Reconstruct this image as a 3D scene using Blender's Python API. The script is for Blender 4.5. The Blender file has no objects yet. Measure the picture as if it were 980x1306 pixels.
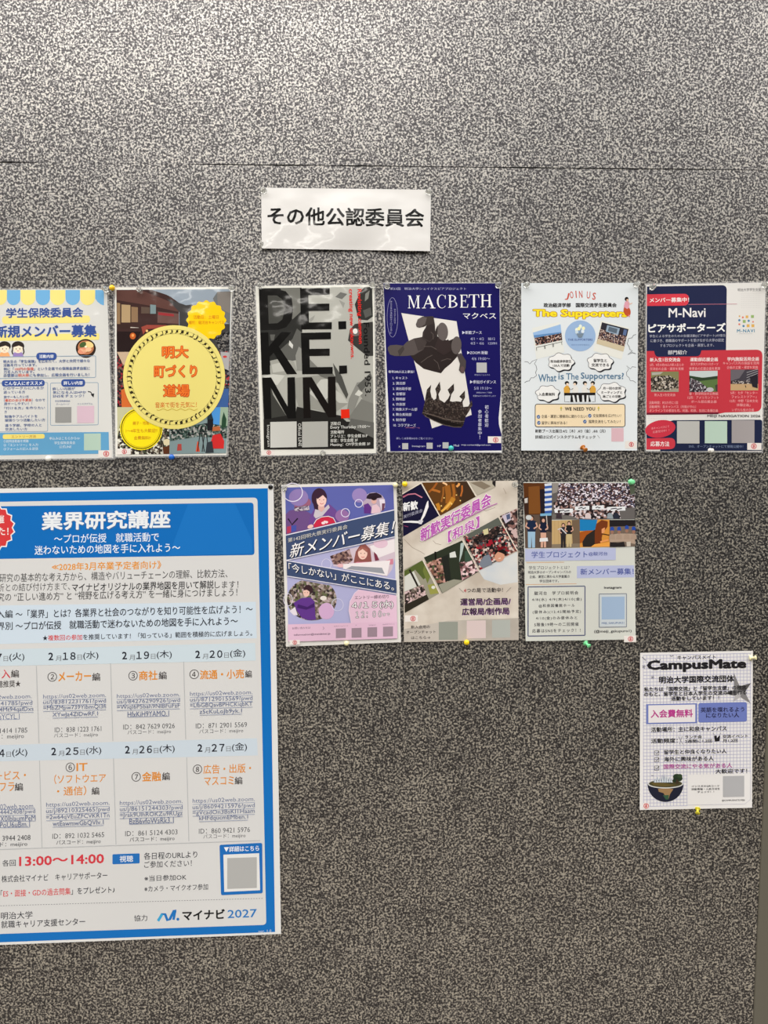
import bpy, bmesh, math, random
import numpy as np
from mathutils import Vector, Matrix
from mathutils.geometry import tessellate_polygon

random.seed(7)
SC = bpy.context.scene
COL = SC.collection

# ------------------------------------------------------------------ camera
CAM_D = 1.458            # metres from the carpeted wall
EYE = 1.5                # height of the lens
PITCH, YAW, ROLL = -0.0578, 0.03414, -0.0097
FPX = 1041.0             # focal length in pixels of the 980 x 1306 frame

def cam_axes():
    cp, sp, cy, sy, cr, sr = (math.cos(PITCH), math.sin(PITCH), math.cos(YAW), math.sin(YAW), math.cos(ROLL), math.sin(ROLL))
    fwd = np.array([sy*cp, cy*cp, sp]); right = np.array([cy, -sy, 0.0]); up = np.cross(right, fwd)
    return cr*right + sr*up, -sr*right + cr*up, fwd
RT, UP, FW = cam_axes()
cd = bpy.data.cameras.new('camera'); cam = bpy.data.objects.new('camera', cd); COL.objects.link(cam)
cd.sensor_width = 36.0; cd.lens = 36.0*FPX/1306.0; cd.clip_start = 0.05
M = Matrix.Identity(4)
for i in range(3):
    M[i][0] = RT[i]; M[i][1] = UP[i]; M[i][2] = -FW[i]
M[0][3], M[1][3], M[2][3] = 0.0, -CAM_D, EYE
cam.matrix_world = M
SC.camera = cam

# ------------------------------------------------------------------ world, lights, exposure
SC.view_settings.view_transform = 'Standard'; SC.view_settings.look = 'None'
SC.view_settings.gamma = 1.0; SC.view_settings.use_curve_mapping = False
SC.view_settings.exposure = 0.0
WORLD = 3.4
w = bpy.data.worlds.new('room_light'); SC.world = w; w.use_nodes = True
# the room's own bounce light: a bright ceiling overhead, dim furniture and floor lower down
_n = w.node_tree.nodes; _l = w.node_tree.links
_tc = _n.new('ShaderNodeTexCoord'); _sx = _n.new('ShaderNodeSeparateXYZ'); _rp = _n.new('ShaderNodeValToRGB'); _mr = _n.new('ShaderNodeMapRange')
_l.new(_tc.outputs['Generated'], _sx.inputs[0]); _mr.inputs['From Min'].default_value = -1.0; _mr.inputs['From Max'].default_value = 1.0
_l.new(_sx.outputs['Z'], _mr.inputs['Value']); _l.new(_mr.outputs['Result'], _rp.inputs['Fac'])
_e = _rp.color_ramp.elements
_e[0].position = 0.30; _e[0].color = (0.03, 0.028, 0.025, 1)
_e[1].position = 0.775; _e[1].color = (1.0, 0.975, 0.945, 1)
_x = _e.new(0.67); _x.color = (0.05, 0.048, 0.045, 1)
_l.new(_rp.outputs['Color'], _n['Background'].inputs[0])
_n['Background'].inputs[1].default_value = WORLD

def area_light(name, loc, rot, sx, sy, power, col=(1, 0.95, 0.88)):
    l = bpy.data.lights.new(name, 'AREA'); l.shape = 'RECTANGLE'; l.size = sx; l.size_y = sy
    l.energy = power; l.color = col
    o = bpy.data.objects.new(name, l); COL.objects.link(o); o.location = loc; o.rotation_euler = rot
    return o
# two rows of ceiling light panels
CEIL = 2.62
area_light('ceiling_lamp_light', (-0.35, -0.66, CEIL), (0, 0, 0), 1.2, 0.16, 4.5)
area_light('ceiling_lamp_light', (-1.75, -0.7, CEIL), (0, 0, 0), 1.2, 0.16, 11.0)
area_light('ceiling_lamp_light', (1.7, -0.75, CEIL), (0, 0, 0), 1.2, 0.16, 5.0)
area_light('ceiling_lamp_light', (-0.3, -2.6, CEIL), (0, 0, 0), 1.2, 0.3, 10.0)

# ------------------------------------------------------------------ helpers
def lin(c):
    return tuple(((x/255.0)/12.92 if x/255.0 <= 0.04045 else ((x/255.0+0.055)/1.055)**2.4) for x in c)

def new_mat(name):
    m = bpy.data.materials.new(name); m.use_nodes = True
    nt = m.node_tree; return m, nt, nt.nodes['Principled BSDF']

MATS = {}
def film_bump(nt, strength, bsdf):
    """soft waves of a laminated sheet, felt only by its clear coat"""
    geo = nt.nodes.new('ShaderNodeNewGeometry')
    n1 = nt.nodes.new('ShaderNodeTexNoise'); n1.inputs['Scale'].default_value = 22.0; n1.inputs['Detail'].default_value = 1.5
    nt.links.new(geo.outputs['Position'], n1.inputs['Vector'])
    bp = nt.nodes.new('ShaderNodeBump'); bp.inputs['Strength'].default_value = strength; bp.inputs['Distance'].default_value = 0.012
    nt.links.new(n1.outputs['Fac'], bp.inputs['Height'])
    nt.links.new(bp.outputs['Normal'], bsdf.inputs['Coat Normal'])

def finish(nt, b, fin):
    if fin == 'laminate':
        b.inputs['Roughness'].default_value = 0.6; b.inputs['Specular IOR Level'].default_value = 0.0
        b.inputs['Coat Weight'].default_value = 1.0; b.inputs['Coat Roughness'].default_value = 0.1
        film_bump(nt, 0.32, b)
    elif fin == 'gloss':
        b.inputs['Roughness'].default_value = 0.6; b.inputs['Specular IOR Level'].default_value = 0.0
        b.inputs['Coat Weight'].default_value = 0.35; b.inputs['Coat Roughness'].default_value = 0.28
    else:
        b.inputs['Roughness'].default_value = 0.7
        b.inputs['Specular IOR Level'].default_value = 0.25

ALB = 0.97
def ink(col, fin='paper'):
    k = (tuple(col), fin)
    if k not in MATS:
        m, nt, b = new_mat('print_%02x%02x%02x_%s' % (*[int(v) for v in col], fin))
        b.inputs['Base Color'].default_value = (*[min(0.9, v*ALB) for v in lin(col)], 1)
        finish(nt, b, fin); MATS[k] = m
    return MATS[k]

def crowd(palette, cell_px, fin='paper', key=0, squash=1.0):
    """printed photograph of many small things: speckle of the given colours"""
    k = ('crowd', tuple(map(tuple, palette)), cell_px, fin, key, squash)
    if k not in MATS:
        m, nt, b = new_mat('print_speckle_%d' % len(MATS))
        geo = nt.nodes.new('ShaderNodeNewGeometry')
        mp = nt.nodes.new('ShaderNodeMapping'); mp.inputs['Location'].default_value = (key*1.7, 0, key*0.9)
        mp.inputs['Scale'].default_value = (1, 1, squash)
        vo = nt.nodes.new('ShaderNodeTexVoronoi'); vo.inputs['Scale'].default_value = 1.0/(cell_px*0.00105)
        nt.links.new(geo.outputs['Position'], mp.inputs['Vector']); nt.links.new(mp.outputs['Vector'], vo.inputs['Vector'])
        sp = nt.nodes.new('ShaderNodeSeparateColor'); nt.links.new(vo.outputs['Color'], sp.inputs['Color'])
        rp = nt.nodes.new('ShaderNodeValToRGB'); rp.color_ramp.interpolation = 'CONSTANT'
        n = len(palette)
        while len(rp.color_ramp.elements) < n: rp.color_ramp.elements.new(0.5)
        for i, c in enumerate(palette):
            rp.color_ramp.elements[i].position = i/n
            rp.color_ramp.elements[i].color = (*lin(c), 1)
        nt.links.new(sp.outputs['Red'], rp.inputs['Fac'])
        nt.links.new(rp.outputs['Color'], b.inputs['Base Color'])
        finish(nt, b, fin); MATS[k] = m
    return MATS[k]

def cloudy(c0, c1, scale, fin='paper'):
    k = ('cloudy', c0, c1, scale, fin)
    if k not in MATS:
        m, nt, b = new_mat('print_mottle_%d' % len(MATS))
        geo = nt.nodes.new('ShaderNodeNewGeometry')
        no = nt.nodes.new('ShaderNodeTexNoise'); no.inputs['Scale'].default_value = scale; no.inputs['Detail'].default_value = 4
        nt.links.new(geo.outputs['Position'], no.inputs['Vector'])
        rp = nt.nodes.new('ShaderNodeValToRGB')
        rp.color_ramp.elements[0].position = 0.35; rp.color_ramp.elements[0].color = (*lin(c0), 1)
        rp.color_ramp.elements[1].position = 0.65; rp.color_ramp.elements[1].color = (*lin(c1), 1)
        nt.links.new(no.outputs['Fac'], rp.inputs['Fac']); nt.links.new(rp.outputs['Color'], b.inputs['Base Color'])
        finish(nt, b, fin); MATS[k] = m
    return MATS[k]

def on_wall(px, depth):
    """points of the wall (or of a plane `depth` metres in front of it) that the measured photo points show"""
    px = np.asarray(px, float)
    d = ((px[:, :1]-490)/FPX)*RT + ((653-px[:, 1:2])/FPX)*UP + FW
    t = (CAM_D - np.asarray(depth))/d[:, 1]
    p = d*t[:, None]
    p[:, 1] -= CAM_D; p[:, 2] += EYE
    return p

def homog(src, dst):
    A = []
    for (x, y), (u, v) in zip(src, dst):
        A.append([x, y, 1, 0, 0, 0, -u*x, -u*y, -u]); A.append([0, 0, 0, x, y, 1, -v*x, -v*y, -v])
    _, _, vt = np.linalg.svd(np.array(A, float)); return vt[-1].reshape(3, 3)

def text_mesh(s, mats=None, space=1.0, line=1.0):
    c = bpy.data.curves.new('t', 'FONT'); c.body = s; c.resolution_u = 2
    c.space_character = space; c.space_line = line
    if mats:
        for _ in range(max(mats)+1): c.materials.append(None)
        for i, mi in enumerate(mats): c.body_format[i].material_index = mi
    o = bpy.data.objects.new('t', c); COL.objects.link(o)
    dg = bpy.context.evaluated_depsgraph_get()
    me = bpy.data.meshes.new_from_object(o.evaluated_get(dg))
    n = len(me.vertices); v = np.empty(n*3); me.vertices.foreach_get('co', v)
    faces = [(tuple(p.vertices), p.material_index) for p in me.polygons]
    bpy.data.objects.remove(o); bpy.data.curves.remove(c); bpy.data.meshes.remove(me)
    return v.reshape(-1, 3)[:, :2], faces

def spread(v, faces, r):
    """heavier strokes: the same glyphs laid again, shifted by r all round"""
    if r <= 0: return v, faces, np.zeros(len(v))
    k = 4 if r < 0.03 else 8
    sh = [(0, 0)] + [(r*math.cos(2*math.pi*(i+0.5)/k), r*math.sin(2*math.pi*(i+0.5)/k)) for i in range(k)]
    V = np.concatenate([v+np.array(d) for d in sh]); n = len(v)
    F = [(tuple(i+j*n for i in f), m) for j in range(len(sh)) for f, m in faces]
    return V, F, np.repeat(np.arange(len(sh))*4e-6, n)

def clip_half(poly, ax, k, keep_less):
    out = []
    for i in range(len(poly)):
        a, b = poly[i-1], poly[i]; da, db = a[ax]-k, b[ax]-k
        if keep_less: da, db = -da, -db
        if (da < 0) != (db < 0):
            t = da/(da-db); out.append((a[0]+(b[0]-a[0])*t, a[1]+(b[1]-a[1])*t))
        if db >= 0: out.append(b)
    return out

def grid_cut(tris):
    """convex pieces of each polygon between the lines of the sheet's own mesh"""
    res = []
    for poly, mi, z in tris:
        parts = [poly]
        for ax in (0, 1):
            nxt = []
            for q in parts:
                lo = min(p[ax] for p in q); hi = max(p[ax] for p in q); k = (math.floor(lo/GRID+1e-6)+1)*GRID
                while k < hi-1e-4:
                    a = clip_half(q, ax, k, True); q = clip_half(q, ax, k, False)
                    if len(a) > 2: nxt.append(a)
                    if len(q) < 3: break
                    k += GRID
                if len(q) > 2: nxt.append(q)
            parts = nxt
        res += [(q, mi, z) for q in parts]
    return res

GRID = 8.0
GAP = 3.2
LIFT = 0.00007

class Poster:
    last = None
    def __init__(self, name, label, cat, quad, fin='paper', curl=None, sheet=(225, 225, 222), rim=0.0, group=None):
        if Poster.last: Poster.last.flush()
        Poster.last = self
        self.quad = [tuple(q) for q in quad]; self.fin = fin
        self.H = homog(self.quad, [(0, 0), (1, 0), (1, 1), (0, 1)])
        self.curl = dict(base=0.0022, belly=0.004, bl=0.004, br=0.004, tl=0.0, tr=0.0, top=0.0015)
        self.curl.update(curl or {})
        c = np.mean(np.array(self.quad), axis=0)[None]
        self.loc = Vector(on_wall(c, np.array([0.0]))[0])
        r = bpy.data.objects.new(name, None); COL.objects.link(r); r.location = self.loc
        r.empty_display_size = 0.03
        r['label'] = label; r['category'] = cat
        if group: r['group'] = group
        self.root = r; self.levels = []; self.cur = None
        self.ox = self.oy = 0.0; self.s = 1.0
        self.st = (self.quad[1][1]-self.quad[0][1])/(self.quad[1][0]-self.quad[0][0])
        self.sb = (self.quad[2][1]-self.quad[3][1])/(self.quad[2][0]-self.quad[3][0])
        self.new('sheet', split=False); self.photo_px()
        if isinstance(sheet, bpy.types.Material): self.poly(self.quad, sheet)
        else: self.poly(self.quad, sheet)
        self.flush()
        if rim: self.rim(rim)
    # ---- surface
    def depth(self, px):
        px = np.asarray(px, float)
        h = np.c_[px, np.ones(len(px))] @ self.H.T
        u = np.clip(h[:, 0]/h[:, 2], -0.05, 1.05); v = np.clip(h[:, 1]/h[:, 2], -0.05, 1.05); k = self.curl
        uu = np.clip(u, 0, 1); vv = np.clip(v, 0, 1)
        d = k['base'] + k['belly']*np.sin(np.pi*uu)*np.sin(np.pi*vv)
        d += k['top']*np.sin(np.pi*uu)*(1-vv)**2
        d += k['bl']*(1-uu)**2.5*vv**2.5 + k['br']*uu**2.5*vv**2.5 + k['tl']*(1-uu)**3*(1-vv)**3 + k['tr']*uu**3*(1-vv)**3
        if 'wave' in k:
            d += k['wave']*(np.sin(2*np.pi*(2.2*uu+0.4*vv))+1)*0.5*vv
        return d
    def slope(self, y):
        y0 = (self.quad[0][1]+self.quad[1][1])/2; y1 = (self.quad[2][1]+self.quad[3][1])/2
        t = (y-y0)/(y1-y0); return self.st*(1-t)+self.sb*t
    # ---- frames: coordinates are read off enlarged views (origin ox, oy, enlargement s)
    def frame(self, ox, oy, s): self.ox, self.oy, self.s = ox, oy, s
    def photo_px(self): self.frame(0, 0, 1.0)
    def P(self, pts):
        return [(self.ox+x/self.s, self.oy+y/self.s) for x, y in pts]
    # ---- parts
    def new(self, name, parent=None, label=None, split=True):
        self.flush()
        me = bpy.data.meshes.new(name); o = bpy.data.objects.new(name, me); COL.objects.link(o)
        o.parent = parent or self.root
        if parent: o.matrix_parent_inverse = Matrix.Identity(4)
        if label: o['label'] = label
        self.cur = dict(obj=o, prims=[], mats=[], name=name, label=label, split=split)
        return o
    def mat_index(self, col):
        m = col if isinstance(col, bpy.types.Material) else ink(col, self.fin)
        ms = self.cur['mats']
        if m not in ms: ms.append(m)
        return ms.index(m)
    def level(self, x0, y0, x1, y1):
        lv = 0
        for (a, b, c, d, l) in self.levels:
            if a < x1 and c > x0 and b < y1 and d > y0: lv = max(lv, l+1)
        self.levels.append((x0, y0, x1, y1, lv)); return lv
    def add(self, pts, faces, mis, lv, cut=True, dz=None):
        """pts in photo pixels; faces index lists"""
        pts = np.asarray(pts, float)
        if dz is None: dz = np.zeros(len(pts))
        x0, y0 = pts.min(0); x1, y1 = pts.max(0)
        if cut and max(x1-x0, y1-y0) > GRID*0.9:
            todo = []
            for f, mi in zip(faces, mis):
                if len(f) > 4 or (len(f) == 4 and len(faces) == 1):
                    ts = tessellate_polygon([[Vector((pts[i][0], pts[i][1], 0)) for i in f]])
                    todo += [([tuple(pts[f[i]]) for i in t], mi, dz[f[0]]) for t in ts]
                else: todo.append(([tuple(pts[i]) for i in f], mi, dz[f[0]]))
            keys = {}; P_, Z_, faces, mis = [], [], [], []
            for q, mi, z in grid_cut(todo):
                g = []
                for p in q:
                    k = (round(p[0], 4), round(p[1], 4), z)
                    if k not in keys: keys[k] = len(P_); P_.append(p); Z_.append(z)
                    if not g or g[-1] != keys[k]: g.append(keys[k])
                if g[0] == g[-1]: g.pop()
                if len(g) > 2: faces.append(g); mis.append(mi)
            if not P_: return
            pts = np.array(P_); dz = np.array(Z_)
        if not len(pts): return
        self.cur['prims'].append((pts, faces, mis, (LIFT*(lv+0.6) if lv > 0 else 0)+dz, (x0, y0, x1, y1)))
    def flush(self):
        c = self.cur
        if not c: return
        self.cur = None
        groups = [c['prims']]
        if c['split'] and len(c['prims']) > 1:                    # pieces that stand apart become parts of their own
            groups = []
            for pr in c['prims']:
                hit = [g for g in groups if any(q[4][0]-GAP < pr[4][2] and q[4][2]+GAP > pr[4][0] and q[4][1]-GAP < pr[4][3] and q[4][3]+GAP > pr[4][1] for q in g)]
                new = [q for g in hit for q in g]+[pr]; groups = [g for g in groups if g not in hit]+[new] if False else [g for g in groups if not any(g is h for h in hit)]+[new]
        for gi, g in enumerate(groups):
            o = c['obj']
            if gi:
                o = bpy.data.objects.new(c['name'], bpy.data.meshes.new(c['name'])); COL.objects.link(o); o.parent = c['obj'].parent
                if c['label']: o['label'] = c['label']
            V, F, MI, N = [], [], [], []
            for pts, faces, mis, lift, _ in g:
                d0 = self.depth(pts); w = on_wall(pts, d0+lift)-np.array(self.loc)
                e = 0.5
                tx = on_wall(pts+[e, 0], self.depth(pts+[e, 0]))-on_wall(pts-[e, 0], self.depth(pts-[e, 0])); ty = on_wall(pts+[0, e], self.depth(pts+[0, e]))-on_wall(pts-[0, e], self.depth(pts-[0, e]))
                nn = np.cross(tx, ty); nn /= np.linalg.norm(nn, axis=1)[:, None]; nn[nn[:, 1] > 0] *= -1
                k = len(V); V.extend(map(tuple, w)); N.extend(map(tuple, nn))
                for f, mi in zip(faces, mis):
                    n = 0.0                                        # every face looks into the room
                    for i in range(len(f)):
                        p, q = pts[f[i]], pts[f[(i+1) % len(f)]]; n += p[0]*q[1]-q[0]*p[1]
                    F.append([i+k for i in (f if n < 0 else list(reversed(f)))]); MI.append(mi)
            if c['name'] == 'sheet':                               # a real sheet: back face and edges too
                nv = len(V); V += [(x, y+0.0004, z) for x, y, z in V]; N += [(-a, -b_, -c_) for a, b_, c_ in N]
                ed = {}
                for f in F:
                    for i in range(len(f)): ed[(f[i], f[(i+1) % len(f)])] = 1
                F2 = [[i+nv for i in reversed(f)] for f in F]
                for a, b_ in list(ed):
                    if (b_, a) not in ed:
                        k = len(V); V += [V[b_], V[a], V[a+nv], V[b_+nv]]
                        e_ = Vector(V[a])-Vector(V[b_]); q = e_.cross(Vector((0, 1, 0))).normalized(); N += [tuple(-q)]*4
                        F2.append([k, k+1, k+2, k+3])
                F += F2; MI += [MI[0]]*len(F2)
            me = o.data; me.from_pydata(V, [], F)
            for m in c['mats']: me.materials.append(m)
            me.polygons.foreach_set('material_index', MI); me.polygons.foreach_set('use_smooth', [True]*len(F)); me.update()
            me.normals_split_custom_set_from_vertices(N)
    # ---- drawing
    def poly(self, pts, col, bb=None):
        p = np.array(self.P(pts)); lv = self.level(*p.min(0), *p.max(0))
        self.add(p, [list(range(len(p)))], [self.mat_index(col)], lv)
    def rect(self, x0, y0, x1, y1, col, sl=None):
        cx, cy = (x0+x1)/2, (y0+y1)/2
        if sl is None: sl = self.slope(self.oy+cy/self.s)
        f = lambda x, y: (x, y+(x-cx)*sl)
        self.poly([f(x0, y0), f(x1, y0), f(x1, y1), f(x0, y1)], col)
    def rpoly(self, pts, r, col, n=5):
        self.poly(self.rounded(pts, r, n), col)
    @staticmethod
    def rounded(pts, r, n=5):
        out = []; m = len(pts)
        rs = r if isinstance(r, (list, tuple)) else [r]*m
        for i in range(m):
            p = np.array(pts[i], float); a = np.array(pts[i-1], float); b = np.array(pts[(i+1) % m], float)
            if rs[i] <= 0: out.append(tuple(p)); continue
            ea = (a-p)/np.linalg.norm(a-p); eb = (b-p)/np.linalg.norm(b-p)
            s, e = p+ea*rs[i], p+eb*rs[i]
            for k in range(n+1):
                t = k/n; out.append(tuple((1-t)**2*s+2*t*(1-t)*p+t*t*e))
        return out
    def rrect(self, x0, y0, x1, y1, r, col, sl=None):
        cx, cy = (x0+x1)/2, (y0+y1)/2
        if sl is None: sl = self.slope(self.oy+cy/self.s)
        f = lambda x, y: (x, y+(x-cx)*sl)
        self.rpoly([f(x0, y0), f(x1, y0), f(x1, y1), f(x0, y1)], r, col)
    def ell(self, cx, cy, rx, ry, col, rot=0.0, n=28, a0=0, a1=360):
        self.poly(self.arc(cx, cy, rx, ry, rot, n, a0, a1), col)
    @staticmethod
    def arc(cx, cy, rx, ry, rot=0.0, n=28, a0=0, a1=360):
        full = abs(a1-a0) >= 360; cr, sr = math.cos(math.radians(rot)), math.sin(math.radians(rot)); out = []
        for i in range(n if full else n+1):
            a = math.radians(a0+(a1-a0)*i/n); x, y = rx*math.cos(a), ry*math.sin(a)
            out.append((cx+x*cr-y*sr, cy+x*sr+y*cr))
        return out
    def strip(self, pts, wd, col, closed=False):
        """a line of even width through pts"""
        p = [np.array(q, float) for q in self.P(pts)]; wd = wd/self.s/2; n = len(p); L = []; R = []
        for i in range(n):
            a = p[i-1] if (i > 0 or closed) else p[i]; b = p[(i+1) % n] if (i < n-1 or closed) else p[i]
            t = b-a; t = t/(np.linalg.norm(t)+1e-9); nn = np.array([-t[1], t[0]])*wd
            L.append(p[i]+nn); R.append(p[i]-nn)
        v = np.array(L+R); f = []
        for i in range(n if closed else n-1):
            j = (i+1) % n; f.append([i, j, n+j, n+i])
        lv = self.level(*v.min(0), *v.max(0))
        self.add(v, f, [self.mat_index(col)]*len(f), lv)
    def ring(self, cx, cy, rx, ry, wd, col, n=40): self.strip(self.arc(cx, cy, rx, ry, 0, n), wd, col, True)
    def box(self, x0, y0, x1, y1, wd, col, r=0):
        cx, cy = (x0+x1)/2, (y0+y1)/2; sl = self.slope(self.oy+cy/self.s)
        f = lambda x, y: (x, y+(x-cx)*sl)
        q = [f(x0, y0), f(x1, y0), f(x1, y1), f(x0, y1)]
        pts = self.rounded(q, r) if r else q
        if r: self.strip(pts, wd, col, True)
        else:
            for i in range(4): self.strip([q[i], q[(i+1) % 4]], wd, col)
    def text(self, s, x0, x1, yc, col, h=None, bold=0.0, sl=None, shear=0.0, rot=0.0, outline=None, segs=None, space=1.0, shadow=None):
        """ink of the line runs from x0 to x1 with its middle at yc; h is the ink height (None keeps the font's shape)"""
        mats = None; cols = [col]
        if len(s) == 2 and s.isdigit():   # even-width figures
            s = ''.join(chr(ord(ch)+0xFEE0) if '0' <= ch <= '9' else ch for ch in s); space = 0.62
        if segs:
            mats = [0]*len(s)
            for sub, c in segs:
                i = s.find(sub); cols.append(c)
                for k in range(i, i+len(sub)): mats[k] = len(cols)-1
        v, faces = text_mesh(s, mats, space)
        if not len(v): return
        lo, hi = v.min(0)-bold, v.max(0)+bold; W, Hh = hi-lo
        sx = (x1-x0)/W; sy = sx if h is None else h/Hh
        xc = (x0+x1)/2
        if sl is None: sl = self.slope(self.oy+yc/self.s)
        def place(vv):
            q = (vv-(lo+hi)/2)*np.array([sx, -sy])
            q[:, 0] -= q[:, 1]*shear
            if rot:
                a = math.radians(rot); q = np.c_[q[:, 0]*math.cos(a)-q[:, 1]*math.sin(a), q[:, 0]*math.sin(a)+q[:, 1]*math.cos(a)]
            else: q[:, 1] += q[:, 0]*sl
            return np.array(self.P(q+np.array([xc, yc])))
        layers = []
        if shadow:
            c, dx, dy = shadow; layers.append((v+np.array([dx/sx, -dy/sy]), bold, [c]*len(cols)))
        if outline:
            c, off = outline; layers.append((v, bold+off, [c]*len(cols)))
        layers.append((v, bold, cols))
        for vv, r, cc in layers:
            vv, ff, dz = spread(vv, faces, r)
            p = place(vv); lv = self.level(*p.min(0), *p.max(0))
            big = (p[:, 1].max()-p[:, 1].min()) > 10 and (p[:, 0].max()-p[:, 0].min()) > 10
            self.add(p, [list(f) for f, _ in ff], [self.mat_index(cc[m]) for _, m in ff], lv, cut=big, dz=dz)
    def vtext(self, s, xc, y0, y1, col, bold=0.0, w=None):
        n = len(s)
        for i, ch in enumerate(s):
            hgt = (y1-y0)/n*0.86; y = y0+(y1-y0)*(i+0.5)/n
            ww = (w or hgt)
            if ch in 'ー〜': self.strip([(xc, y-hgt*0.4), (xc, y+hgt*0.4)], hgt*0.12, col)
            elif ch in '！!': self.text('!', xc-ww*0.09, xc+ww*0.09, y, col, hgt, bold)
            else: self.text(ch, xc-ww/2, xc+ww/2, y, col, hgt, bold)
    def rim(self, wd):
        """clear plastic edge of the laminate round the sheet"""
        q = [np.array(p) for p in self.quad]; c = sum(q)/4; out = []
        for p in q:
            e = p-c; out.append(p+np.sign(e)*wd)
        self.new('laminate_edge', split=False, label='clear plastic edge of the laminate'); f = []
        v = np.array(q+out)
        for i in range(4): f.append([i, (i+1) % 4, 4+(i+1) % 4, 4+i])
        self.add(v, f, [self.mat_index(CLEAR_FILM)]*4, 0); self.flush()
    def sticker(self, x0, y0, x1, y1, sx=None, sy=None, r=None, plain=False):
        o = self.new('approval_sticker', split=False, label='small white sticker with a red seal' if not plain else 'small red round seal')
        if not plain: self.rect(x0, y0, x1, y1, (226, 220, 214))
        else: self.rect(x0, y0, x1, y1, (226, 220, 214))
        sx = sx or (x0+x1)/2; sy = sy or (y0+y1)/2; r = r or (y1-y0)*0.36
        k = (200, 70, 78)
        self.new('seal_mark', parent=o, split=False)
        self.ring(sx, sy, r, r, r*0.28, k, 20)
        self.strip([(sx-r*0.55, sy-r*0.3), (sx+r*0.55, sy-r*0.35)], r*0.28, k)
        self.strip([(sx, sy-r*0.7), (sx-r*0.05, sy+r*0.7)], r*0.28, k)
        self.strip([(sx-r*0.5, sy+r*0.3), (sx+r*0.5, sy+r*0.25)], r*0.28, k)
    def code_panel(self, x0, y0, x1, y1, col=(196, 196, 194)):
        self.new('code_panel', label='blank pale square panel'); self.rect(x0, y0, x1, y1, col)

m, nt, b = new_mat('clear_film')
b.inputs['Base Color'].default_value = (0.9, 0.9, 0.9, 1); b.inputs['Roughness'].default_value = 0.12
b.inputs['Alpha'].default_value = 0.22
CLEAR_FILM = m

# ------------------------------------------------------------------ the setting
def carpet():
    m, nt, b = new_mat('speckled_carpet')
    geo = nt.nodes.new('ShaderNodeNewGeometry')
    n1 = nt.nodes.new('ShaderNodeTexNoise'); n1.inputs['Scale'].default_value = 275.0; n1.inputs['Detail'].default_value = 1.2; n1.inputs['Roughness'].default_value = 0.5
    n2 = nt.nodes.new('ShaderNodeTexNoise'); n2.inputs['Scale'].default_value = 14.0; n2.inputs['Detail'].default_value = 2.0
    n3 = nt.nodes.new('ShaderNodeTexVoronoi'); n3.inputs['Scale'].default_value = 400.0
    for n in (n1, n2, n3): nt.links.new(geo.outputs['Position'], n.inputs['Vector'])
    sp = nt.nodes.new('ShaderNodeSeparateColor'); nt.links.new(n3.outputs['Color'], sp.inputs['Color'])
    a = nt.nodes.new('ShaderNodeMath'); a.operation = 'MULTIPLY_ADD'; a.inputs[1].default_value = 0.26; a.inputs[2].default_value = -0.13
    nt.links.new(sp.outputs['Red'], a.inputs[0])
    a2 = nt.nodes.new('ShaderNodeMath'); a2.operation = 'ADD'; nt.links.new(n1.outputs['Fac'], a2.inputs[0]); nt.links.new(a.outputs[0], a2.inputs[1])
    a3 = nt.nodes.new('ShaderNodeMath'); a3.operation = 'MULTIPLY_ADD'; a3.inputs[1].default_value = 0.10; nt.links.new(n2.outputs['Fac'], a3.inputs[0]); nt.links.new(a2.outputs[0], a3.inputs[2])
    rp = nt.nodes.new('ShaderNodeValToRGB'); cr = rp.color_ramp
    cr.elements[0].position = 0.515; cr.elements[0].color = (*lin((9, 8, 5)), 1)
    cr.elements[1].position = 0.715; cr.elements[1].color = (*lin((148, 140, 122)), 1)
    e = cr.elements.new(0.615); e.color = (*lin((50, 46, 38)), 1)
    nt.links.new(a3.outputs[0], rp.inputs['Fac']); nt.links.new(rp.outputs['Color'], b.inputs['Base Color'])
    rt = nt.nodes.new('ShaderNodeValToRGB'); rt.color_ramp.elements[0].position = 0.48; rt.color_ramp.elements[0].color = (0.21, 0.2, 0.21, 1); rt.color_ramp.elements[1].position = 0.66; rt.color_ramp.elements[1].color = (1, 0.98, 0.96, 1)
    nt.links.new(a3.outputs[0], rt.inputs['Fac']); nt.links.new(rt.outputs['Color'], b.inputs['Specular Tint'])
    b.inputs['Roughness'].default_value = 0.42; b.inputs['IOR'].default_value = 3.9
    bp = nt.nodes.new('ShaderNodeBump'); bp.inputs['Strength'].default_value = 0.5; bp.inputs['Distance'].default_value = 0.0005
    nt.links.new(n1.outputs['Fac'], bp.inputs['Height']); nt.links.new(bp.outputs['Normal'], b.inputs['Normal'])
    return m

def prism(name, pts, y0, y1, mat, bevel=0.0):
    """solid slab whose outline pts lies in the wall plane"""
    bm = bmesh.new()
    fr = [bm.verts.new((x, y0, z)) for x, z in pts]; bk = [bm.verts.new((x, y1, z)) for x, z in pts]; n = len(pts)
    bm.faces.new(fr); bm.faces.new(list(reversed(bk)))
    for i in range(n): bm.faces.new([fr[(i+1) % n], fr[i], bk[i], bk[(i+1) % n]])
    bmesh.ops.recalc_face_normals(bm, faces=bm.faces[:])
    if bevel: bmesh.ops.bevel(bm, geom=bm.edges[:], offset=bevel, segments=2, affect='EDGES', profile=0.5)
    me = bpy.data.meshes.new(name); bm.to_mesh(me); bm.free(); me.materials.append(mat)
    o = bpy.data.objects.new(name, me); COL.objects.link(o); return o

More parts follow.
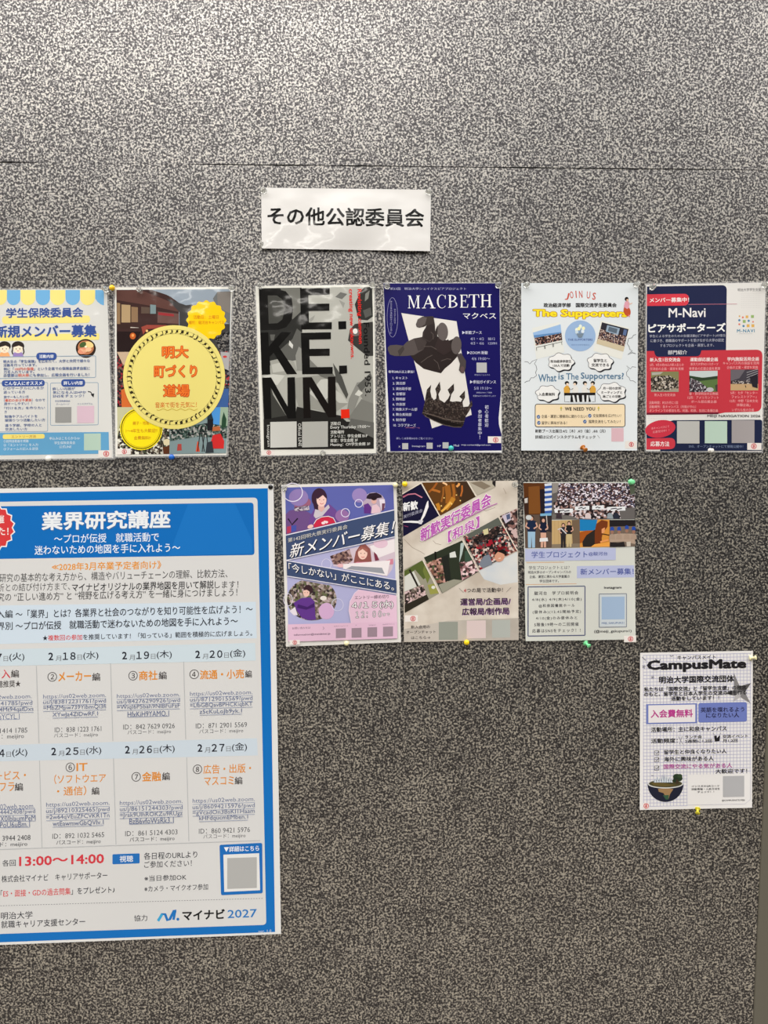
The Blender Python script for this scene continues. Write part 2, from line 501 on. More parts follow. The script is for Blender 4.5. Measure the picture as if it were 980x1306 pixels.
CARPET = carpet()
sa, sb_ = on_wall([(0, 206.8), (980, 217)], 0.0)
ea, eb = on_wall([(979.5, 890), (960.3, 1306)], 0.0)
def edge_x(z): return ea[0]+(eb[0]-ea[0])*(z-ea[2])/(eb[2]-ea[2])
def seam_z(x): return sa[2]+(sb_[2]-sa[2])*(x-sa[0])/(sb_[0]-sa[0])
XL = -1.6
g = 0.0011
xs = [XL + (edge_x(seam_z(0.73))-XL)*i/40 for i in range(41)]
rs = [g*(0.45+0.75*random.random()) if not (0.44 < (x-XL)/(2.35) < 0.58) else g*0.15 for x in xs]
low = [(XL, 0.0), (edge_x(0.0), 0.0)] + [(x, seam_z(x)-r) for x, r in reversed(list(zip(xs, rs)))]
upp = [(x, seam_z(x)+r) for x, r in zip(xs, rs)] + [(edge_x(2.5), 2.62), (XL, 2.62)]
wl = prism('wall_back', low, 0.0, 0.03, CARPET); wl['kind'] = 'structure'
wu = prism('wall_back_upper', upp, 0.0, 0.03, CARPET); wu['kind'] = 'structure'
m, nt, b = new_mat('dark_board'); b.inputs['Base Color'].default_value = (*lin((30, 26, 24)), 1); b.inputs['Roughness'].default_value = 0.9
core = prism('wall_core', [(XL, 0), (1.6, 0), (1.6, 2.62), (XL, 2.62)], 0.0305, 0.09, m); core['kind'] = 'structure'
m, nt, b = new_mat('grey_painted_post'); b.inputs['Base Color'].default_value = (*lin((98, 94, 84)), 1); b.inputs['Roughness'].default_value = 0.6; b.inputs['Specular IOR Level'].default_value = 0.0
tp = prism('trim_1', [(edge_x(0)+0.001, 0.0), (edge_x(0)+0.12, 0.0), (edge_x(2.5)+0.12, 2.62), (edge_x(2.5)+0.001, 2.62)], -0.004, 0.03, m, 0.003); tp['kind'] = 'structure'
m, nt, b = new_mat('dull_floor_tile'); b.inputs['Base Color'].default_value = (*lin((120, 112, 102)), 1); b.inputs['Roughness'].default_value = 0.5
fl = bpy.data.meshes.new('floor'); bm = bmesh.new()
bmesh.ops.create_cube(bm, size=1.0, matrix=Matrix.Translation((0, -1.46, -0.05)) @ Matrix.Diagonal((3.2, 3.1, 0.1, 1))); bm.to_mesh(fl); bm.free()
fl.materials.append(m); fo = bpy.data.objects.new('floor', fl); COL.objects.link(fo); fo['kind'] = 'structure'
#POSTERS#
# ------------------------------------------------------------------ heading sign
p = Poster('heading_sign', 'white laminated sign with one line of bold black text, above the rows of posters', 'sign',
           [(333.3, 239.3), (550, 242), (548.8, 320.3), (333.9, 316.8)], 'laminate',
           dict(belly=0.004, bl=0.002, br=0.004, top=0.001, wave=0.004), (223, 221, 218))
p.frame(310, 220, 3.769)
p.new('heading_text', label='bold black heading text')
p.text('その他公認委員会', 117, 872, 213, (12, 12, 12), h=90, bold=0.027)

# ------------------------------------------------------------------ student insurance committee poster (cut by the left edge)
p = Poster('recruitment_poster', 'white poster under a blue and yellow scalloped awning strip, leftmost of the upper row', 'poster',
           [(-18, 369.8), (136.5, 368.3), (144.5, 584.3), (-9, 586.2)], 'laminate', dict(belly=0.005, br=0.004, bl=0.003), (213, 213, 209), rim=2.0)
p.frame(0, 350, 5.225)
NV, SKY, YEL = (58, 84, 150), (112, 172, 216), (238, 222, 132)
p.new('awning_strip', label='blue and yellow scalloped strip', split=False)
for i, (x0, x1) in enumerate([(-55, 46), (46, 135), (137, 236), (238, 333), (335, 435), (437, 533), (535, 634), (635, 693)]):
    c = (x0+x1)/2; rr = (x1-x0)/2
    if i == 7: q = [(x0, 104), (693, 104), (693, 206), (672, 200), (650, 182)]+[(x0, 160)]
    else: q = [(x0, 104), (x1, 104), (x1, 205-rr)] + p.arc(c, 205-rr, rr, rr, 0, 10, 0, 180)[1:]
    p.poly(q, YEL if i % 2 == 0 else SKY)
p.new('highlight_bar', label='pale yellow bars under the headings')
p.rrect(14, 276, 600, 326, 22, YEL); p.rrect(-60, 396, 662, 440, 10, YEL)
p.new('heading_text', label='blue bold heading')
p.text('学生保険委員会', 40, 555, 255, NV, h=68, bold=0.03)
p.text('新規メンバー募集', -34, 645, 379, NV, h=84, bold=0.035)
p.new('cartoon_drawing', label='two cartoon children drawn head and shoulders', split=False)
for x, cl in ((30, (236, 172, 116)), (120, (152, 130, 188))):
    p.poly([(x-36, 550), (x-28, 522), (x, 512), (x+28, 522), (x+38, 550)], cl)
    p.ell(x, 478, 42, 33, (50, 42, 40)); p.ell(x, 494, 32, 30, (246, 226, 200))
    p.poly([(x-34, 486), (x-30, 462), (x, 452), (x+30, 462), (x+34, 486), (x+6, 474)], (50, 42, 40))
    p.ell(x-12, 496, 3, 5, (50, 42, 40), n=8); p.ell(x+12, 496, 3, 5, (50, 42, 40), n=8)
    p.strip([(x-6, 508), (x, 511), (x+6, 508)], 3, (190, 80, 70))
for s in (-1, 1): p.strip([(120+s*34, 490), (120+s*40, 515), (120+s*34, 532)], 8, (50, 42, 40))
p.new('food_picture', label='bowl of noodles seen from above')
p.ell(572, 493, 67, 63, (52, 38, 30), 10); p.ell(572, 487, 53, 47, (190, 122, 84), 8)
p.ell(552, 508, 34, 22, (226, 150, 118), -20); p.ell(594, 468, 30, 20, (240, 210, 140), 20); p.ell(552, 468, 24, 17, (74, 96, 52), -30)
p.ell(590, 500, 20, 14, (240, 190, 150)); p.ell(572, 482, 9, 7, (250, 240, 200))
for a in range(5): p.strip([(535+a*12, 495+a*4), (560+a*10, 520-a*2)], 3, (246, 204, 160))
p.new('text_frame', label='thin blue outline boxes')
p.box(-60, 546, 638, 690, 3.5, (128, 158, 184), 10)
p.box(-55, 722, 318, 1048, 3.5, (128, 158, 184), 10); p.box(336, 722, 655, 1004, 3.5, (128, 158, 184), 10)
p.new('heading_label', label='dark blue rounded labels with white text')
p.rrect(242, 521, 378, 570, 24, NV); p.text('活動内容', 262, 358, 546, (236, 240, 244), bold=0.02)
p.rrect(12, 704, 298, 746, 20, NV); p.text('こんな人にオススメ', 32, 282, 725, (236, 240, 244), bold=0.02)
p.rrect(408, 698, 568, 748, 24, NV); p.text('詳しい内容', 424, 552, 723, (236, 240, 244), bold=0.02)
p.new('body_text')
T = (74, 98, 150); RD = (214, 96, 80)
p.text('明大生の「学生保険」を広めたく、大学と共同で様々な', 22, 600, 578, T, h=22, bold=0.015)
p.text('活動を行っています。', 22, 245, 604, T, h=20, bold=0.015)
p.text('特に「100円の保険」という企画での保険金請求自販に', 24, 600, 628, T, h=22, bold=0.015, segs=[('100円の保険', RD)])
p.text('力を入れています。', 24, 228, 650, T, h=20, bold=0.015)
p.text('白雲祭は明大祭にも参加し、広報企画を行いました！', 25, 596, 670, T, h=22, bold=0.015, segs=[('明大祭', RD)])
for s, x1, y, r in (('どのサークルに入るか', 294, 758, None), ('迷っている方', 168, 784, None), ('旅サーもしたい方', 192, 816, None),
                    ('（最初の会は予算無）なので', 300, 838, [('最初の会は予算無', RD)]), ('旅サーしやすい！！', 214, 861, None),
                    ('「行ける方」を作りたい', 300, 890, None), ('方', 46, 916, None), ('勉強やアルバイトを', 250, 946, None),
                    ('頑張りつつ活動したい方', 302, 971, None), ('違う学部、学校の人と', 278, 1005, None), ('交流したい方', 182, 1031, None)):
    x0 = 22+(y-758)*0.045
    p.text(s, x0, x1, y, T, h=20, bold=0.015, segs=r)
p.text('詳しい内容が', 350, 500, 762, T, h=20, bold=0.015); p.text('気になる人はHPか', 352, 575, 786, T, h=21, bold=0.015)
p.text('SNSをチェック！', 352, 560, 810, T, h=20, bold=0.015)
p.text('学生保険委員会', 366, 468, 844, T, h=13); p.text('ホームページ', 374, 462, 864, T, h=12); p.text('インスタグラム', 516, 618, 862, T, h=13)
p.new('arrow_mark', label='black curved arrow')
p.strip([(586, 780), (604, 784), (616, 800)], 6, (40, 40, 44)); p.poly([(604, 800), (628, 792), (624, 820)], (40, 40, 44))
p.code_panel(368, 884, 476, 988, (150, 150, 148)); p.code_panel(514, 876, 628, 990, (214, 186, 200))
p.new('entry_band', label='sky blue band along the foot')
p.poly([(-60, 1056), (724, 1050), (728, 1194), (-60, 1206)], (98, 160, 200))
p.new('entry_label', label='yellow rounded label'); p.rrect(18, 1064, 298, 1096, 15, (236, 218, 120)); p.text('エントリー方法', 76, 240, 1080, (190, 140, 60), h=20, bold=0.01)
p.new('entry_text', label='white small text'); W_ = (222, 232, 238)
p.text('①説明会動画を視聴', 24, 190, 1111, W_, h=19); p.text('②「エントリー」を入力', 24, 254, 1136, W_, h=19); p.text('③フォームの記入＆送信', 24, 254, 1162, W_, h=19)
p.text('申込みはこちらから☞', 330, 535, 1092, W_, h=20); p.text('学生保険委員会', 362, 502, 1122, W_, h=20); p.text('公式LINE', 395, 476, 1148, W_, h=20)
p.code_panel(560, 1060, 672, 1172, (178, 202, 186))
p.sticker(656, 1172, 745, 1220, 708, 1195)

# ------------------------------------------------------------------ town music poster
p = Poster('recruitment_poster', 'poster with a big pale yellow disc ringed by music notes over street photos', 'poster',
           [(146.6, 366.5), (296.5, 366), (289.2, 580.4), (147.2, 582.4)], 'laminate', dict(belly=0.006, bl=0.007, br=0.005, top=0.003), (228, 226, 218), rim=2.2)
p.frame(130, 350, 5.222)
p.new('street_photo', label='photo of a brown building under a grey sky')
p.poly([(97, 102), (860, 97), (852, 515), (100, 520)], (146, 158, 170))
p.poly([(97, 104), (330, 102), (430, 135), (460, 150), (512, 188), (514, 340), (600, 345), (600, 520), (99, 520)], (62, 42, 40))
p.poly([(97, 106), (260, 104), (512, 205), (514, 250), (330, 210), (97, 170)], (92, 62, 56))
p.poly([(430, 160), (560, 205), (600, 200), (640, 240), (700, 330), (852, 330), (850, 515), (520, 515), (516, 250)], (64, 62, 62))
p.poly([(740, 160), (770, 116), (858, 112), (852, 330), (800, 300)], (110, 112, 112))
p.poly([(768, 118), (858, 116), (854, 260), (772, 220)], (128, 122, 116))
for x0, x1, y0, y1, c in ((100, 122, 188, 330, (146, 118, 86)), (130, 190, 200, 320, (176, 150, 112)), (196, 240, 215, 318, (140, 112, 84)), (322, 360, 200, 262, (120, 140, 142)),
                          (262, 318, 215, 260, (92, 76, 66)), (104, 190, 330, 360, (58, 40, 36)), (190, 245, 350, 356, (210, 200, 190))):
    p.poly([(x0, y0), (x1, y0+4), (x1, y1), (x0, y1)], c)
p.poly([(372, 246), (512, 262), (512, 330), (370, 322)], (104, 76, 70)); p.poly([(376, 252), (480, 264), (480, 280), (376, 270)], (150, 50, 54))
p.poly([(262, 350), (300, 336), (430, 338), (440, 356), (300, 364), (275, 400)], (150, 70, 58))
p.poly([(100, 380), (260, 380), (200, 520), (100, 520)], (38, 26, 26)); p.ell(206, 410, 20, 22, (190, 92, 40)); p.ell(206, 406, 9, 10, (240, 160, 90)); p.ell(300, 376, 8, 8, (236, 190, 120))
p.poly([(740, 400), (852, 380), (850, 515), (790, 515)], crowd([(40, 40, 42), (84, 82, 82), (30, 28, 30), (120, 116, 112)], 2.6, 'laminate', 1))
p.new('event_photo', label='photos of crowds at street events')
p.poly([(100, 516), (210, 516), (170, 700), (160, 884), (102, 884)], crowd([(60, 44, 44), (30, 26, 28), (110, 88, 78), (150, 40, 50), (40, 40, 46)], 3.2, 'laminate', 2))
p.poly([(100, 516), (230, 516), (180, 610), (140, 600)], (196, 170, 144)); p.poly([(128, 770), (170, 750), (200, 886), (132, 886)], (208, 106, 50))
p.poly([(780, 512), (852, 512), (846, 886), (740, 886)], crowd([(60, 58, 66), (30, 30, 36), (120, 116, 118), (170, 60, 64)], 3, 'laminate', 3))
p.poly([(790, 515), (850, 520), (846, 640), (800, 620)], (172, 170, 170)); p.ell(820, 548, 14, 8, (200, 70, 70)); p.poly([(815, 762), (846, 760), (842, 890), (760, 890)], (60, 94, 150))
p.poly([(102, 884), (455, 900), (452, 1196), (106, 1200)], crowd([(58, 50, 44), (190, 186, 172), (40, 34, 32), (120, 110, 96), (222, 220, 206), (70, 80, 60)], 3.4, 'laminate', 4))
p.poly([(102, 884), (250, 884), (240, 930), (120, 1000), (104, 1090)], (192, 190, 152)); p.ell(433, 1118, 24, 22, (222, 208, 170)); p.poly([(405, 1150), (450, 1140), (450, 1195), (410, 1196)], (90, 50, 30))
p.poly([(452, 890), (842, 884), (828, 1190), (450, 1196)], (126, 146, 148))
p.poly([(735, 884), (790, 884), (782, 1010), (725, 1010)], (76, 146, 212)); p.poly([(790, 884), (842, 884), (838, 1010), (784, 1010)], (150, 172, 150))
p.poly([(455, 1030), (700, 990), (835, 1010), (832, 1090), (640, 1080), (455, 1110)], crowd([(40, 60, 52), (70, 90, 84), (160, 160, 156), (30, 34, 36), (100, 110, 104)], 3, 'laminate', 5))
p.poly([(704, 960), (742, 960), (740, 1040), (702, 1040)], (30, 30, 34)); p.poly([(715, 905), (724, 905), (742, 965), (700, 965)], (34, 50, 60))
p.poly([(800, 960), (812, 915), (830, 965), (826, 1020), (796, 1020)], (40, 70, 50)); p.poly([(738, 1016), (785, 1010), (790, 1040), (736, 1044)], (176, 100, 60))
p.poly([(740, 1070), (790, 1060), (815, 1110), (812, 1160), (738, 1160), (724, 1120)], (200, 44, 44)); p.poly([(636, 1112), (642, 1112), (652, 1180), (626, 1180)], (214, 80, 50)); p.poly([(505, 1130), (530, 1128), (532, 1172), (500, 1174)], (170, 70, 64))
for x in (660, 690): p.strip([(x, 1010), (x-22, 1180)], 5, (34, 32, 34)); p.strip([(x, 1010), (x+22, 1180)], 5, (34, 32, 34))
p.poly([(700, 1120), (735, 1110), (745, 1186), (690, 1188)], (50, 56, 62))
dk = (52, 46, 28); OR = (236, 122, 44)
p.new('date_badge', label='bright yellow scalloped badge')
q = []
for i in range(96):
    a = 2*math.pi*i/96; r = 128+6*math.cos(16*a); q.append((696+r*math.cos(a), 305+r*math.sin(a)))
p.poly(q, (250, 204, 16)); p.text('活動日：土曜日', 610, 778, 284, (214, 120, 20), h=25, bold=0.005); p.text('場所：駿河台キャンパス', 578, 815, 320, (214, 120, 20), h=24, bold=0.005)
b0 = p.new('welcome_badge', label='round yellow badge with a double dark ring')
p.ell(262, 1028, 142, 142, (250, 226, 28), n=40); p.ring(262, 1028, 132, 132, 6, (70, 60, 20), 48); p.ring(262, 1028, 122, 122, 3, (196, 160, 30), 48)
p.text('親子・地域！', 206, 322, 990, (210, 130, 30), h=24); p.text('1〜4年生も大歓迎!!', 160, 368, 1040, (210, 130, 30), h=26); p.text('会費無料!!', 214, 325, 1088, (210, 130, 30), h=24)
disc = p.new('title_disc', label='big pale yellow disc', split=False)
p.ell(481, 684, 340, 346, (230, 216, 124), n=64)
p.new('music_notes', parent=disc, label='ring of small black music notes', split=False)
p.ring(481, 684, 312, 318, 1.5, (110, 104, 60), 64); p.ring(481, 684, 284, 290, 1.5, (110, 104, 60), 64)
for i in range(54):
    a = 2*math.pi*i/54; big = i % 9 == 0
    x, y = 481+298*math.cos(a), 684+304*math.sin(a); h = 40 if big else (24 if i % 2 else 30)
    p.text('♪' if big else '♬♫♩♫♪♬'[i % 6], x-h*(0.3 if big else 0.42), x+h*(0.3 if big else 0.42), y, dk, h=h, rot=math.degrees(a)+90)
p.new('heading_text', parent=disc, label='orange heading with red outline')
o_ = ((196, 66, 30), 0.045)
p.text('明大', 402, 576, 517, OR, h=80, bold=0.015, outline=o_); p.text('町づくり', 349, 634, 645, OR, h=82, bold=0.015, outline=o_); p.text('道場', 410, 583, 774, OR, h=82, bold=0.015, outline=o_)
p.new('slogan_text', parent=disc); p.text('音楽で街を元気に！', 355, 632, 868, (220, 110, 40), h=38)
p.strip([(365+i*7, 900+5*math.sin(i*0.75)) for i in range(40)], 4, (206, 178, 70))
p.sticker(100, 1160, 192, 1200, 150, 1180)

# ------------------------------------------------------------------ black and white lettering poster
p = Poster('recruitment_poster', 'black and grey poster with giant black block letters and one red square', 'poster',
           [(326, 365), (477.6, 363), (479.8, 577.9), (333.4, 581.3)], 'laminate', dict(belly=0.006, bl=0.004, br=0.003, top=0.003), (226, 225, 216), rim=1.6)
p.frame(310, 350, 5.222)
p.new('sculpture_photo', label='black and white photo of crumpled metal')
p.poly([(105, 92), (862, 82), (872, 1160), (140, 1166)], (176, 176, 168))
p.poly([(105, 92), (390, 88), (395, 380), (330, 520), (124, 640)], (44, 44, 42)); p.poly([(250, 91), (380, 89), (384, 250), (330, 300)], (112, 112, 106))
p.poly([(250, 500), (330, 430), (360, 360), (430, 420), (420, 560), (330, 575), (250, 560)], (92, 92, 88)); p.poly([(310, 440), (335, 470), (330, 495), (305, 470)], (210, 210, 204))
p.poly([(180, 575), (250, 560), (340, 580), (360, 640), (300, 670), (190, 660)], (158, 158, 150)); p.poly([(190, 600), (260, 585), (300, 640), (200, 655)], (186, 186, 178))
p.poly([(350, 540), (372, 480), (420, 520), (470, 640), (360, 640)], (140, 140, 134))
p.poly([(126, 680), (200, 665), (280, 672), (230, 740), (205, 730), (180, 700)], (200, 200, 192)); p.poly([(128, 690), (178, 720), (200, 800), (300, 960), (140, 965)], (60, 60, 56))
p.poly([(350, 690), (420, 680), (520, 672), (600, 700), (640, 790), (700, 860), (600, 930), (480, 900), (370, 880), (345, 800)], (150, 150, 142))
p.poly([(440, 790), (520, 700), (600, 690), (590, 800), (520, 860)], (196, 196, 188)); p.poly([(470, 640), (600, 660), (650, 730), (520, 680)], (104, 104, 98))
p.poly([(620, 770), (660, 800), (700, 858), (640, 855), (610, 830)], (190, 190, 182)); p.poly([(600, 590), (660, 680), (702, 800), (690, 830), (620, 700)], (76, 76, 72))
p.poly([(706, 830), (760, 720), (865, 700), (868, 900), (820, 870), (780, 800), (720, 960), (690, 930)], (134, 134, 128)); p.poly([(745, 800), (770, 768), (800, 790), (775, 812)], (206, 206, 198))
p.poly([(700, 960), (790, 830), (868, 860), (870, 1000), (760, 1010)], (120, 120, 114)); p.poly([(760, 740), (850, 655), (862, 690), (790, 780)], (92, 92, 88))
p.poly([(138, 965), (350, 930), (360, 880), (470, 905), (650, 940), (690, 980), (872, 985), (872, 1160), (140, 1166)], (34, 33, 31))
p.poly([(870, 985), (720, 960), (700, 1010), (872, 1090)], (98, 98, 94)); p.poly([(615, 150), (650, 118), (695, 130), (660, 165)], (110, 110, 106)); p.poly([(640, 170), (680, 190), (668, 225)], (150, 150, 144))
p.poly([(785, 110), (810, 86), (860, 84), (866, 280), (830, 306), (770, 300), (745, 200)], (50, 50, 48)); p.poly([(815, 130), (845, 105), (835, 160), (812, 180)], (134, 134, 128)); p.poly([(800, 240), (850, 220), (860, 270), (815, 290)], (88, 88, 84))
p.poly([(712, 370), (745, 330), (866, 315), (868, 542), (830, 545), (772, 500), (700, 440)], (56, 55, 53)); p.ell(748, 380, 16, 18, (232, 230, 224)); p.ell(748, 385, 36, 26, (112, 110, 106)); p.ell(748, 378, 16, 18, (232, 230, 224))
p.poly([(440, 300), (480, 270), (470, 300), (450, 318)], (150, 150, 144)); p.poly([(180, 400), (215, 400), (205, 440), (186, 440)], (92, 92, 88))
p.poly([(440, 560), (480, 600), (520, 640), (440, 640)], (120, 120, 114))
K0 = (14, 13, 12)
p.new('block_letters', label='giant black block letters', split=False)
p.poly([(107, 100), (225, 97), (285, 112), (325, 160), (335, 235), (325, 300), (290, 350), (235, 368), (120, 371)], (22, 21, 20))
p.poly([(165, 140), (225, 140), (262, 165), (278, 235), (262, 300), (230, 325), (172, 328)], (70, 70, 66))
def E_(xs, ys):
    (x0, x1, xr1, xr2, xr3), (y0, y1, y2, y3, y4, y5) = xs, ys
    p.poly([(x0, y0), (xr1, y0-4), (xr1, y1-3), (x1+2, y1), (x1+3, y2), (xr2, y2-2), (xr2, y3-2), (x1+4, y3), (x1+6, y4), (xr3, y4-2), (xr3, y5-2), (x0+9, y5)], K0)
E_((380, 434, 578, 576, 592), (94, 138, 196, 244, 320, 367)); E_((386, 440, 586, 578, 598), (389, 434, 496, 543, 618, 664))
p.poly([(635, 313), (688, 311), (689, 364), (637, 367)], K0); p.poly([(640, 608), (693, 606), (695, 659), (642, 663)], K0)
p.poly([(116, 387), (168, 386), (172, 480), (255, 384), (322, 384), (238, 480), (361, 663), (292, 665), (204, 520), (178, 548), (182, 665), (126, 668)], K0)
p.poly([(128, 688), (188, 686), (298, 880), (296, 686), (346, 684), (354, 958), (300, 960), (184, 750), (190, 960), (140, 964)], K0)
p.poly([(398, 686), (458, 684), (566, 860), (566, 682), (616, 680), (622, 950), (570, 952), (444, 748), (452, 955), (404, 958)], (20, 15, 13))
p.new('red_square', label='small red square'); p.poly([(652, 900), (709, 897), (711, 955), (655, 959)], (226, 42, 20))
p.new('slogan_text', label='red text running downwards'); RD = (222, 40, 36)
p.text('Revisiting common', -182, 182, 0, RD, h=34, bold=0.02) if False else None
for s, x, y0, y1, c, h in (('Revisiting common', 777, 97, 462, RD, 36), ('creating new unknowns.', 722, 97, 562, RD, 36)):
    n = y1-y0; p.text(s, x-n/2, x+n/2, (y0+y1)/2, c, h=h, bold=0.02, rot=88.5)
p.new('founding_text', label='black text running downwards')
p.text('Founded 1953.', 828-245, 828+245, 565, (20, 20, 20), h=40, bold=0.008, rot=88.5)
p.code_panel(182, 981, 358, 1152, (198, 198, 192)); p.code_panel(394, 980, 566, 1150, (176, 176, 170))
p.new('activity_text', label='small white text'); W_ = (214, 214, 208)
p.text('Instagram', 168-72, 168+72, 1075, W_, h=22, rot=88.5); p.text('Official LINE', 379-76, 379+76, 1068, W_, h=22, rot=88.5)
for s, x1, y, h in (('活動日', 650, 993, 24), ('Every Thursday 19:00〜', 848, 1018, 26), ('活動場所', 675, 1050, 24), ('アトリエ：学生会館 B1F', 830, 1076, 24), ('部室：学生会館 3F', 765, 1105, 24), ('Meeting：CP/学生会館 3F', 848, 1132, 26)):
    p.text(s, 583, x1, y, W_, h=h, bold=0.015)
p.sticker(128, 1170, 212, 1206, 173, 1186)

# ------------------------------------------------------------------ navy play poster
p = Poster('recruitment_poster', 'navy blue poster with a black hand above a black crown on a white slanted panel', 'poster',
           [(489.4, 361), (637.7, 361), (640.3, 577), (494, 576)], 'gloss', dict(belly=0.005, bl=0.003, br=0.005, tl=0.0), (222, 222, 220), rim=1.2)
p.frame(480, 350, 5.441)
p.new('printed_ground', label='navy blue printed ground', split=False)
p.poly([(51, 62), (856, 61), (862, 560), (866, 830), (850, 1000), (852, 1040), (870, 1110), (871, 1222), (98, 1228), (70, 590), (60, 300)], (23, 19, 88))
p.new('white_panel', label='white slanted panel'); p.poly([(175, 268), (558, 325), (663, 975), (388, 1068)], (222, 218, 212))
# serif capitals
WH = (236, 236, 238)
def serif(ch, x0, x1, y0, y1):
    W = x1-x0; H = y1-y0; f = lambda pts: p.poly([(x0+a*W, y1-b*H) for a, b in pts], WH)
    sr = 0.045
    def stem(a, t, lo=0, hi=1, sw=0.09):
        f([(a, lo), (a+t, lo), (a+t, hi), (a, hi)])
        if sw: f([(a-sw, lo), (a+t+sw, lo), (a+t+sw, lo+sr), (a-sw, lo+sr)]); f([(a-sw, hi-sr), (a+t+sw, hi-sr), (a+t+sw, hi), (a-sw, hi)])
    if ch == 'M':
        stem(0.10, 0.05, sw=0.085); f([(0.02, 1), (0.23, 1), (0.56, 0.12), (0.48, 0.0), (0.12, 0.92)]); f([(0.48, 0.0), (0.54, 0.12), (0.82, 1.0), (0.77, 0.98)])
        stem(0.77, 0.13, sw=0.08); f([(0.74, 0.95), (0.9, 0.95), (0.98, 1), (0.78, 1)])
    if ch == 'A':
        f([(0.44, 0.86), (0.52, 1.02), (0.90, 0.03), (0.73, 0.03)]); f([(0.46, 0.9), (0.5, 0.82), (0.19, 0.03), (0.13, 0.03)]); f([(0.27, 0.32), (0.66, 0.32), (0.64, 0.38), (0.29, 0.38)])
        f([(0.03, 0), (0.31, 0), (0.31, sr), (0.03, sr)]); f([(0.62, 0), (1.0, 0), (1.0, sr), (0.62, sr)])
    if ch == 'C':
        out = []; inn = []
        for i in range(25):
            a = math.radians(42+276*i/24); c, s = math.cos(a), math.sin(a)
            out.append((0.54+0.52*c, 0.5+0.52*s)); th = 0.05+0.13*max(0, -c)**1.2; inn.append((0.54+(0.52-th)*c*1.0, 0.5+(0.52-th*0.55)*s))
        for i in range(24): f([out[i], out[i+1], inn[i+1], inn[i]])
        f([(0.90, 0.68), (0.94, 0.68), (0.94, 1.0), (0.90, 0.96), (0.86, 0.86)])
    if ch == 'B':
        stem(0.14, 0.17, sw=0.1)
        for cy, ry, rx in ((0.745, 0.255, 0.50), (0.26, 0.26, 0.62)):
            out = []; inn = []
            for i in range(13):
                a = math.radians(-90+180*i/12); c, s = math.cos(a), math.sin(a)
                out.append((0.33+rx*c, cy+ry*s)); inn.append((0.33+(rx-0.17)*c, cy+(ry-sr)*s))
            for i in range(12): f([out[i], out[i+1], inn[i+1], inn[i]])
    if ch == 'E':
        stem(0.14, 0.19, sw=0.1); f([(0.3, 1-sr), (0.86, 1-sr), (0.86, 1), (0.3, 1)]); f([(0.82, 0.76), (0.88, 0.76), (0.88, 1), (0.78, 0.97)])
        f([(0.3, 0.49), (0.68, 0.49), (0.68, 0.54), (0.3, 0.54)]); f([(0.66, 0.38), (0.71, 0.38), (0.71, 0.65), (0.66, 0.65)])
        f([(0.3, 0), (0.92, 0), (0.92, sr), (0.3, sr)]); f([(0.86, 0.02), (0.93, 0), (0.99, 0.27), (0.93, 0.27)])
    if ch == 'T':
        stem(0.41, 0.18, sw=0); f([(0.28, 0), (0.72, 0), (0.72, sr), (0.28, sr)]); f([(0.03, 1-sr), (0.97, 1-sr), (0.97, 1), (0.03, 1)])
        f([(0.0, 0.73), (0.05, 0.73), (0.13, 0.97), (0.03, 1)]); f([(1.0, 0.73), (0.95, 0.73), (0.87, 0.97), (0.97, 1)])
    if ch == 'H':
        stem(0.13, 0.15, sw=0.1); stem(0.72, 0.15, sw=0.1); f([(0.27, 0.48), (0.73, 0.48), (0.73, 0.54), (0.27, 0.54)])
p.new('title_text', label='large white serif capitals', split=False)
for ch, x0, x1, y0, y1 in (('M', 219, 306, 146, 235), ('A', 315, 412, 144, 235), ('C', 420, 486, 142, 233), ('B', 497, 568, 142, 231), ('E', 580, 640, 141, 230), ('T', 642, 716, 139, 229), ('H', 722, 804, 138, 227)):
    serif(ch, x0, x1, y0, y1)
p.new('subtitle_text', label='white text under and over the title')
p.text('マクベス', 603, 832, 287, WH, h=42, bold=0.004); p.text('第23回　明治大学シェイクスピアプロジェクト', 95, 625, 99, (176, 178, 206), h=18)
p.new('oval_note', label='thin white oval round vertical text'); G_ = (160, 160, 196)
p.ring(113, 298, 37, 137, 2, G_); p.vtext('明治大学公認団体', 130, 238, 342, G_); p.vtext('学生主体の演劇制作プロジェクト', 104, 182, 414, G_)
# the hand
p.new('hand_picture', label='dark grey cut-out of a reaching hand'); 
p.poly([(240, 566), (262, 500), (310, 445), (345, 400), (400, 372), (425, 430), (500, 462), (560, 435), (572, 560), (520, 618), (478, 652), (450, 686), (400, 674), (330, 655), (275, 612)], (44, 36, 35))
p.poly([(82, 528), (80, 508), (96, 492), (140, 488), (188, 494), (212, 468), (262, 444), (320, 434), (352, 470), (330, 520), (262, 560), (200, 566), (128, 566), (96, 556)], (84, 76, 74))
p.poly([(188, 494), (196, 520), (170, 560), (160, 566), (150, 530)], (64, 57, 56)); p.poly([(262, 444), (320, 434), (352, 470), (330, 520), (290, 530)], (66, 58, 56))
p.poly([(276, 346), (288, 312), (322, 292), (398, 290), (408, 348), (412, 430), (372, 470), (318, 450), (324, 400), (352, 352), (330, 364), (300, 370), (281, 364)], (58, 50, 48))
p.poly([(278, 344), (290, 312), (324, 294), (352, 300), (340, 345), (312, 366), (286, 364)], (92, 84, 82)); p.poly([(345, 360), (400, 340), (410, 420), (372, 462), (330, 440)], (48, 40, 39))
p.ell(461, 397, 38, 63, (98, 90, 88), -4); p.poly([(424, 430), (404, 420), (414, 380), (428, 350)], (52, 44, 42)); p.poly([(430, 440), (470, 466), (500, 450), (540, 520), (470, 560), (400, 520)], (52, 42, 41))
p.ell(557, 492, 35, 62, (92, 84, 82), 4); p.poly([(560, 556), (590, 545), (606, 572), (624, 600), (622, 648), (608, 686), (590, 684), (574, 664), (582, 620)], (74, 66, 66)); p.ell(598, 660, 14, 22, (96, 76, 76))
